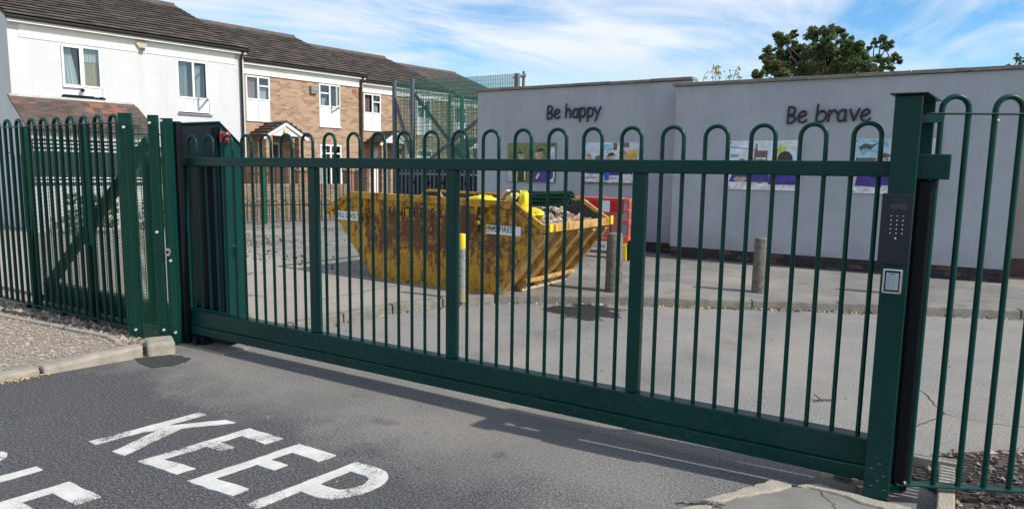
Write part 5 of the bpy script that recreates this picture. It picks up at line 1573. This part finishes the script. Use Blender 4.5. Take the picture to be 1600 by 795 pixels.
# ================================================================== TREES
def tree(name, p, label, trunk_pts, clumps, leaf_size, seed, mats, dens=1.0, cat='tree'):
    t = thing(name, label, cat, p)
    rn = random.Random(seed)
    tb = MB()
    for pts, r0, r1 in trunk_pts:
        pth = catmull(pts, 4)
        tb.tube(pth, [r0 + (r1 - r0) * i / (len(pth) - 1) for i in range(len(pth))], 8)
    root_ = Vector(trunk_pts[0][0][-1])
    for c, r in clumps:
        c = Vector(c)
        m_ = root_.lerp(c, .5) + Vector((rn.uniform(-.2, .2), rn.uniform(-.2, .2), -.15))
        pth = catmull([tuple(root_), tuple(m_), tuple(c)], 3)
        tb.tube(pth, [0.05 - 0.04 * i / (len(pth) - 1) for i in range(len(pth))], 5)
    part(t, 'trunk', tb, BARK, smooth=60)
    lv = MB()
    for c, r in clumps:
        c = Vector(c)
        sub = [(c + Vector((rn.gauss(0, 1), rn.gauss(0, 1), rn.gauss(0, .8))).normalized() * r * rn.uniform(.25, 1.0), r * rn.uniform(.22, .42)) for _ in range(int(16 * dens))]
        for sc, sr in sub:
            mi = rn.choice((0, 0, 1, 1, 2, len(mats) - 1)) if len(mats) > 2 else rn.randrange(len(mats))
            for _ in range(int(44 * dens)):
                v = Vector((rn.gauss(0, 1), rn.gauss(0, 1), rn.gauss(0, .75)))
                v = v.normalized() * (rn.random() ** .45)
                leaf(lv, sc + v * sr, leaf_size * rn.uniform(.6, 1.25), rn, mi if rn.random() < .8 else 0)
    part(t, 'crown', lv, mats)
    return t
def dirv(px, py, dist):
    v = right * ((px - 800) / 1060.09) + up * (-(py - 397.5) / 1060.09) - back
    v = v / math.hypot(v.x, v.y)
    return Vector((5.05897, -3.88498, 1.67302)) + v * dist
D_ = 27.0
b0 = dirv(1285, 120, D_)
def rel(px, py, b, dd=0.0):
    q = dirv(px, py, D_ + dd) - b
    return (q.x, q.y, q.z + b.z)
base = (b0.x, b0.y, 0)
bb0 = Vector(base)
def rl(px, py, dd=0.0):
    q = dirv(px, py, D_ + dd) - bb0
    return (q.x, q.y, q.z)
cl = [((1183, 115), .30), ((1205, 105), .32), ((1202, 82), .34), ((1225, 62), .36), ((1217, 56), .24), ((1240, 78), .40), ((1243, 52), .16), ((1262, 70), .40), ((1275, 50), .36),
      ((1295, 50), .36), ((1312, 46), .22), ((1285, 72), .45), ((1308, 72), .42), ((1326, 62), .26), ((1335, 82), .34), ((1345, 76), .22), ((1352, 92), .24), ((1230, 100), .50), ((1260, 105), .55), ((1290, 105), .55),
      ((1320, 105), .52), ((1345, 108), .38), ((1358, 106), .26), ((1215, 112), .4),
      ((1220, 88), .45), ((1245, 92), .5), ((1270, 88), .5), ((1300, 90), .5), ((1325, 95), .45), ((1343, 98), .35), ((1210, 100), .35), ((1235, 118), .5), ((1275, 118), .55), ((1310, 118), .5), ((1345, 118), .4), ((1340, 70), .2), ((1330, 72), .28)]
rn = random.Random(77)
clp = [(rl(px + rn.uniform(-2, 2), py + 2, rn.uniform(-1.2, 1.2)), r) for (px, py), r in cl]
tree('broadleaf_tree', base, 'large dark green broadleaf tree behind the Be brave wall', [([(0, 0, 0), (0.1, 0, 2.0), (0, 0.1, 3.6), (0, 0, 5.0)], 0.28, 0.16)], clp, 0.062, 5, [LEAF1, LEAF2, LEAF2, LEAF3], 1.0)
b1_ = dirv(1378, 105, 30.0)
base2 = (b1_.x, b1_.y, 0)
D_ = 30.0
bb0 = Vector(base2)
cl2 = [((1378, 58), .22), ((1366, 66), .18), ((1390, 66), .20), ((1382, 72), .2), ((1370, 90), .22), ((1384, 92), .2), ((1398, 88), .2), ((1404, 96), .14), ((1358, 74), .10), ((1362, 104), .18), ((1392, 105), .16), ((1376, 108), .2)]
clp2 = [(rl(px, py + 2, rn.uniform(-.4, .4)), r) for (px, py), r in cl2]
tree('slender_tree', base2, 'small airy tree right of the large tree above the wall', [([(0, 0, 0), (0.05, 0, 3.0), (0.02, 0, 5.9)], 0.10, 0.05)], clp2, 0.05, 8, [LEAF1, LEAF2], 0.8)
b2_ = dirv(1592, 100, 26.0)
D_ = 26.0
bb0 = Vector((b2_.x, b2_.y, 0))
tree('bare_tree', (b2_.x, b2_.y, 0), 'thin sparse tree top at the right edge above the wall', [([(0, 0, 0), (0, 0, 3), (0, 0, 5.0)], 0.08, 0.03)],
     [(rl(1596, 88), .18), (rl(1588, 98), .16), (rl(1602, 96), .2), (rl(1574, 102), .1)], 0.035, 9, [LEAF1, LEAF3], 0.35)
# weeds rooted behind the coping
wd_ = thing('roof_weed', 'pale yellow green weeds growing on the wall top at the step', 'weed', (1.75, 8.70, 3.255))
rn = random.Random(15)
stm, lvs = MB(), MB()
for x, hgt_, n in ((-0.25, 0.20, 5), (0.0, 0.30, 36), (0.06, 0.22, 16), (0.28, 0.22, 10), (0.36, 0.26, 22), (0.2, 0.14, 8), (-0.06, 0.24, 10), (0.42, 0.10, 10)):
    top_ = (x + rn.uniform(-.03, .08), rn.uniform(-.05, .05), hgt_)
    stm.tube([(x * .8, 0, -0.02), (x * .9 + .01, 0, hgt_ * .5), top_], [.007, .005, .002], 5)
    for _ in range(n):
        u = rn.uniform(.45, 1.05)
        leaf(lvs, Vector((x + (top_[0] - x) * u + rn.gauss(0, .035), rn.gauss(0, .035), hgt_ * u)), rn.uniform(.018, .034), rn)
part(wd_, 'stem', stm, mat('weed_stem', (0.12, 0.10, 0.06), 0.9))
part(wd_, 'foliage', lvs, LEAFY)

# ================================================================== LOOSE GROUND THINGS
rn = random.Random(44)
gm = MB()
def inside(poly, x, y):
    c = False
    for i in range(len(poly)):
        (xa, ya), (xb, yb_) = poly[i], poly[i - 1]
        if (ya > y) != (yb_ > y) and x < (xb - xa) * (y - ya) / (yb_ - ya) + xa: c = not c
    return c
cntg = 0
while cntg < 5200:
    x, y = rn.uniform(-4.6, -0.7), rn.uniform(-1.9, -0.28)
    if not inside(vg, x, y) or (x > -0.98 - 0.0 and y < -0.4 and False): continue
    if x > -0.93 + (y + 0.4) * 0.18: continue
    near = y > -0.5
    r_ = rn.choice((0.006, 0.008, 0.01, 0.014)) * (1.7 if near and rn.random() < .4 else 1)
    rock(gm, (x, y, 0.057 + r_ * .3), r_, rn, 1 if (near and rn.random() < .5) else 0)
    cntg += 1
stuff(part(None, 'gravel', gm, [STONE, STONED]), 'pale loose gravel scattered on the verge in front of the left fence', 'gravel')
# dug trench line with dark soil clods under the left fence
cl_ = MB()
for _ in range(520):
    x = rn.uniform(-4.4, -1.15)
    y = -0.27 + rn.gauss(-0.08, .07)
    r_ = rn.choice((0.015, 0.02, 0.03, 0.04))
    rock(cl_, (x, y, 0.05 + r_ * .3), r_, rn, rn.choice((0, 0, 1)))
stuff(part(None, 'soil_clods', cl_, [STONED, STONE]), 'dark soil clods and stones along the foot of the left fence', 'soil')
# right rubble bed behind and under the right fence
bed = [(5.13, 0.36), (5.14, 0.62), (5.3, 0.80), (5.6, 1.05), (5.9, 1.3), (6.6, 1.9), (9, 3.2), (9, -3), (5.35, -2.2), (5.30, -0.3), (5.26, 0.2)]
struct('rubble_bed', MB().prism(bed, -0.04, 0.022), SOIL)
rb_ = MB()
n = 0
while n < 4200:
    x, y = rn.uniform(5.1, 7.0), rn.uniform(-1.2, 2.1)
    if not inside(bed, x, y): continue
    r_ = rn.choice((0.006, 0.008, 0.01, 0.014, 0.02)) * (2.2 if rn.random() < .05 else 1)
    rock(rb_, (x, y, 0.024 + r_ * .35), r_, rn, rn.choice((0, 1, 1, 2)))
    n += 1
stuff(part(None, 'rubble_stones', rb_, [STONE, STONED, mat('pink_stone', (0.25, 0.19, 0.155), 0.95, var=0.3, scale=14)]), 'mixed stones and broken brick lying under the right fence', 'rubble')
# kerb pieces by the right post
rkr = thing('edging_kerb', 'pale concrete edging kerb lying beside the right gate post', 'kerb', (5.2, 0.2, 0))
part(rkr, 'kerbstone', MB().bar((0.075, -0.55, 0.03), (0.105, 0.26, 0.03), 0.075, 0.10), CONC, bevel=0.008)
part(rkr, 'kerbstone', MB().bar((-0.18, 0.31, 0.025), (0.16, 0.35, 0.025), 0.06, 0.11), CONC, bevel=0.008)
# concrete haunching in the foreground, cracked edge strips
hm = [(4.30, -0.64), (4.37, -0.51), (4.50, -0.34), (4.61, -0.245), (4.69, -0.205), (4.85, -0.205), (4.93, -0.245), (5.02, -0.255), (5.27, -0.34), (5.5, -0.9), (5.5, -2.5), (3.9, -2.5), (4.16, -0.9)]
struct('concrete_apron', MB().prism(hm, -0.03, 0.058), WETC)
ap = thing('apron_kerb', 'broken pale concrete edge', 'kerb', (0, 0, 0))
del ap['category']; del ap['label']
ap['kind'] = 'structure'
def edge_piece(poly, z, seed):
    r_ = random.Random(seed)
    pl_ = []
    for i in range(len(poly)):
        a, b = Vector(poly[i]), Vector(poly[(i + 1) % len(poly)])
        k_ = max(1, int((b - a).length / 0.035))
        for j in range(k_):
            v = a.lerp(b, j / k_)
            pl_.append((v.x + r_.uniform(-.007, .007), v.y + r_.uniform(-.007, .007)))
    part(ap, 'edge_stone', MB().prism(pl_, -0.03, z), CONC, bevel=0.006)
edge_piece([(4.244, -0.663), (4.37, -0.468), (4.507, -0.234), (4.608, -0.238), (4.604, -0.262), (4.53, -0.37), (4.386, -0.538), (4.338, -0.626)], 0.070, 1)
edge_piece([(4.618, -0.243), (4.709, -0.152), (4.826, -0.166), (4.915, -0.182), (5.05, -0.184), (5.13, -0.19), (5.30, -0.25), (5.28, -0.36), (5.004, -0.268), (4.927, -0.258), (4.85, -0.218), (4.685, -0.22)], 0.071, 2)
edge_piece([(4.02, -1.12), (4.232, -0.69), (4.325, -0.65), (4.26, -0.85), (4.14, -1.1)], 0.066, 3)
crack([(4.15, -0.78), (4.27, -0.70), (4.36, -0.66)], 0.009, 0.0725, ap)
crack([(4.72, -0.205), (4.80, -0.32), (4.86, -0.5)], 0.003, 0.0595, ap)
bs = thing('base_block', 'small pale block under the end of the gate by the right post', 'block', (4.80, 0.10, 0))
part(bs, 'block', MB().box(-0.09, 0.09, -0.10, 0.10, -0.02, 0.035), CONC, bevel=0.008)
part(bs, 'end_stop', MB().box(-0.03, 0.06, -0.05, 0.05, 0.036, 0.085), STEEL, bevel=0.006)
# leaf litter: kerb lines and the far left of the pavement
lt = MB()
for i in range(len(path) - 1):
    a, b = path[i], path[i + 1]
    if a.x > 8: break
    d = (b - a)
    if d.length < 1e-5: continue
    nrm = Vector((d.y, -d.x, 0)).normalized()
    for _ in range(int(d.length * (150 if 2.4 < a.x < 4.9 else 40))):
        p = a + d * rn.random() + nrm * abs(rn.gauss(0.03, .035))
        leaf(lt, Vector((p.x, p.y, 0.012)), rn.uniform(.01, .024), rn, rn.choice((0, 0, 1)))
for _ in range(260):
    t_ = rn.random()
    leaf(lt, Vector((-0.80 - 0.2 * t_ + abs(rn.gauss(.03, .03)), -1.25 - 1.1 * t_, 0.010)), rn.uniform(.006, .016), rn, 0)
for _ in range(2600):
    x, y = rn.uniform(-9.5, -2.6), rn.uniform(3.6, 9.5)
    if math.sin(x * 1.3 + y * 1.9) + math.sin(x * .7 - y * 2.3 + 1) + rn.gauss(0, .5) < .25: continue
    leaf(lt, Vector((x, y, 0.112)), rn.uniform(.015, .035), rn, rn.choice((1, 1, 1, 2)))
for _ in range(160):
    x, y = rn.uniform(-0.3, 5.5), rn.uniform(-2.6, 4)
    leaf(lt, Vector((x, y, 0.009)), rn.uniform(.004, .012), rn, rn.choice((0, 1)))
stuff(part(None, 'leaf_litter', lt, [DRY, DRYB, mat('mulch', (0.06, 0.045, 0.035), 0.95)]), 'dry fallen leaves gathered along the kerbs and far pavement', 'leaves')
tw = MB().tube([(4.50, 1.43, 0.012), (4.56, 1.48, 0.016), (4.64, 1.545, 0.012)], 0.006, 6).tube([(4.55, 1.475, 0.016), (4.49, 1.53, 0.03)], 0.004, 6)
tag(part(None, 'twig', tw, BARK), 'dark forked twig lying on the road behind the gate', 'twig')
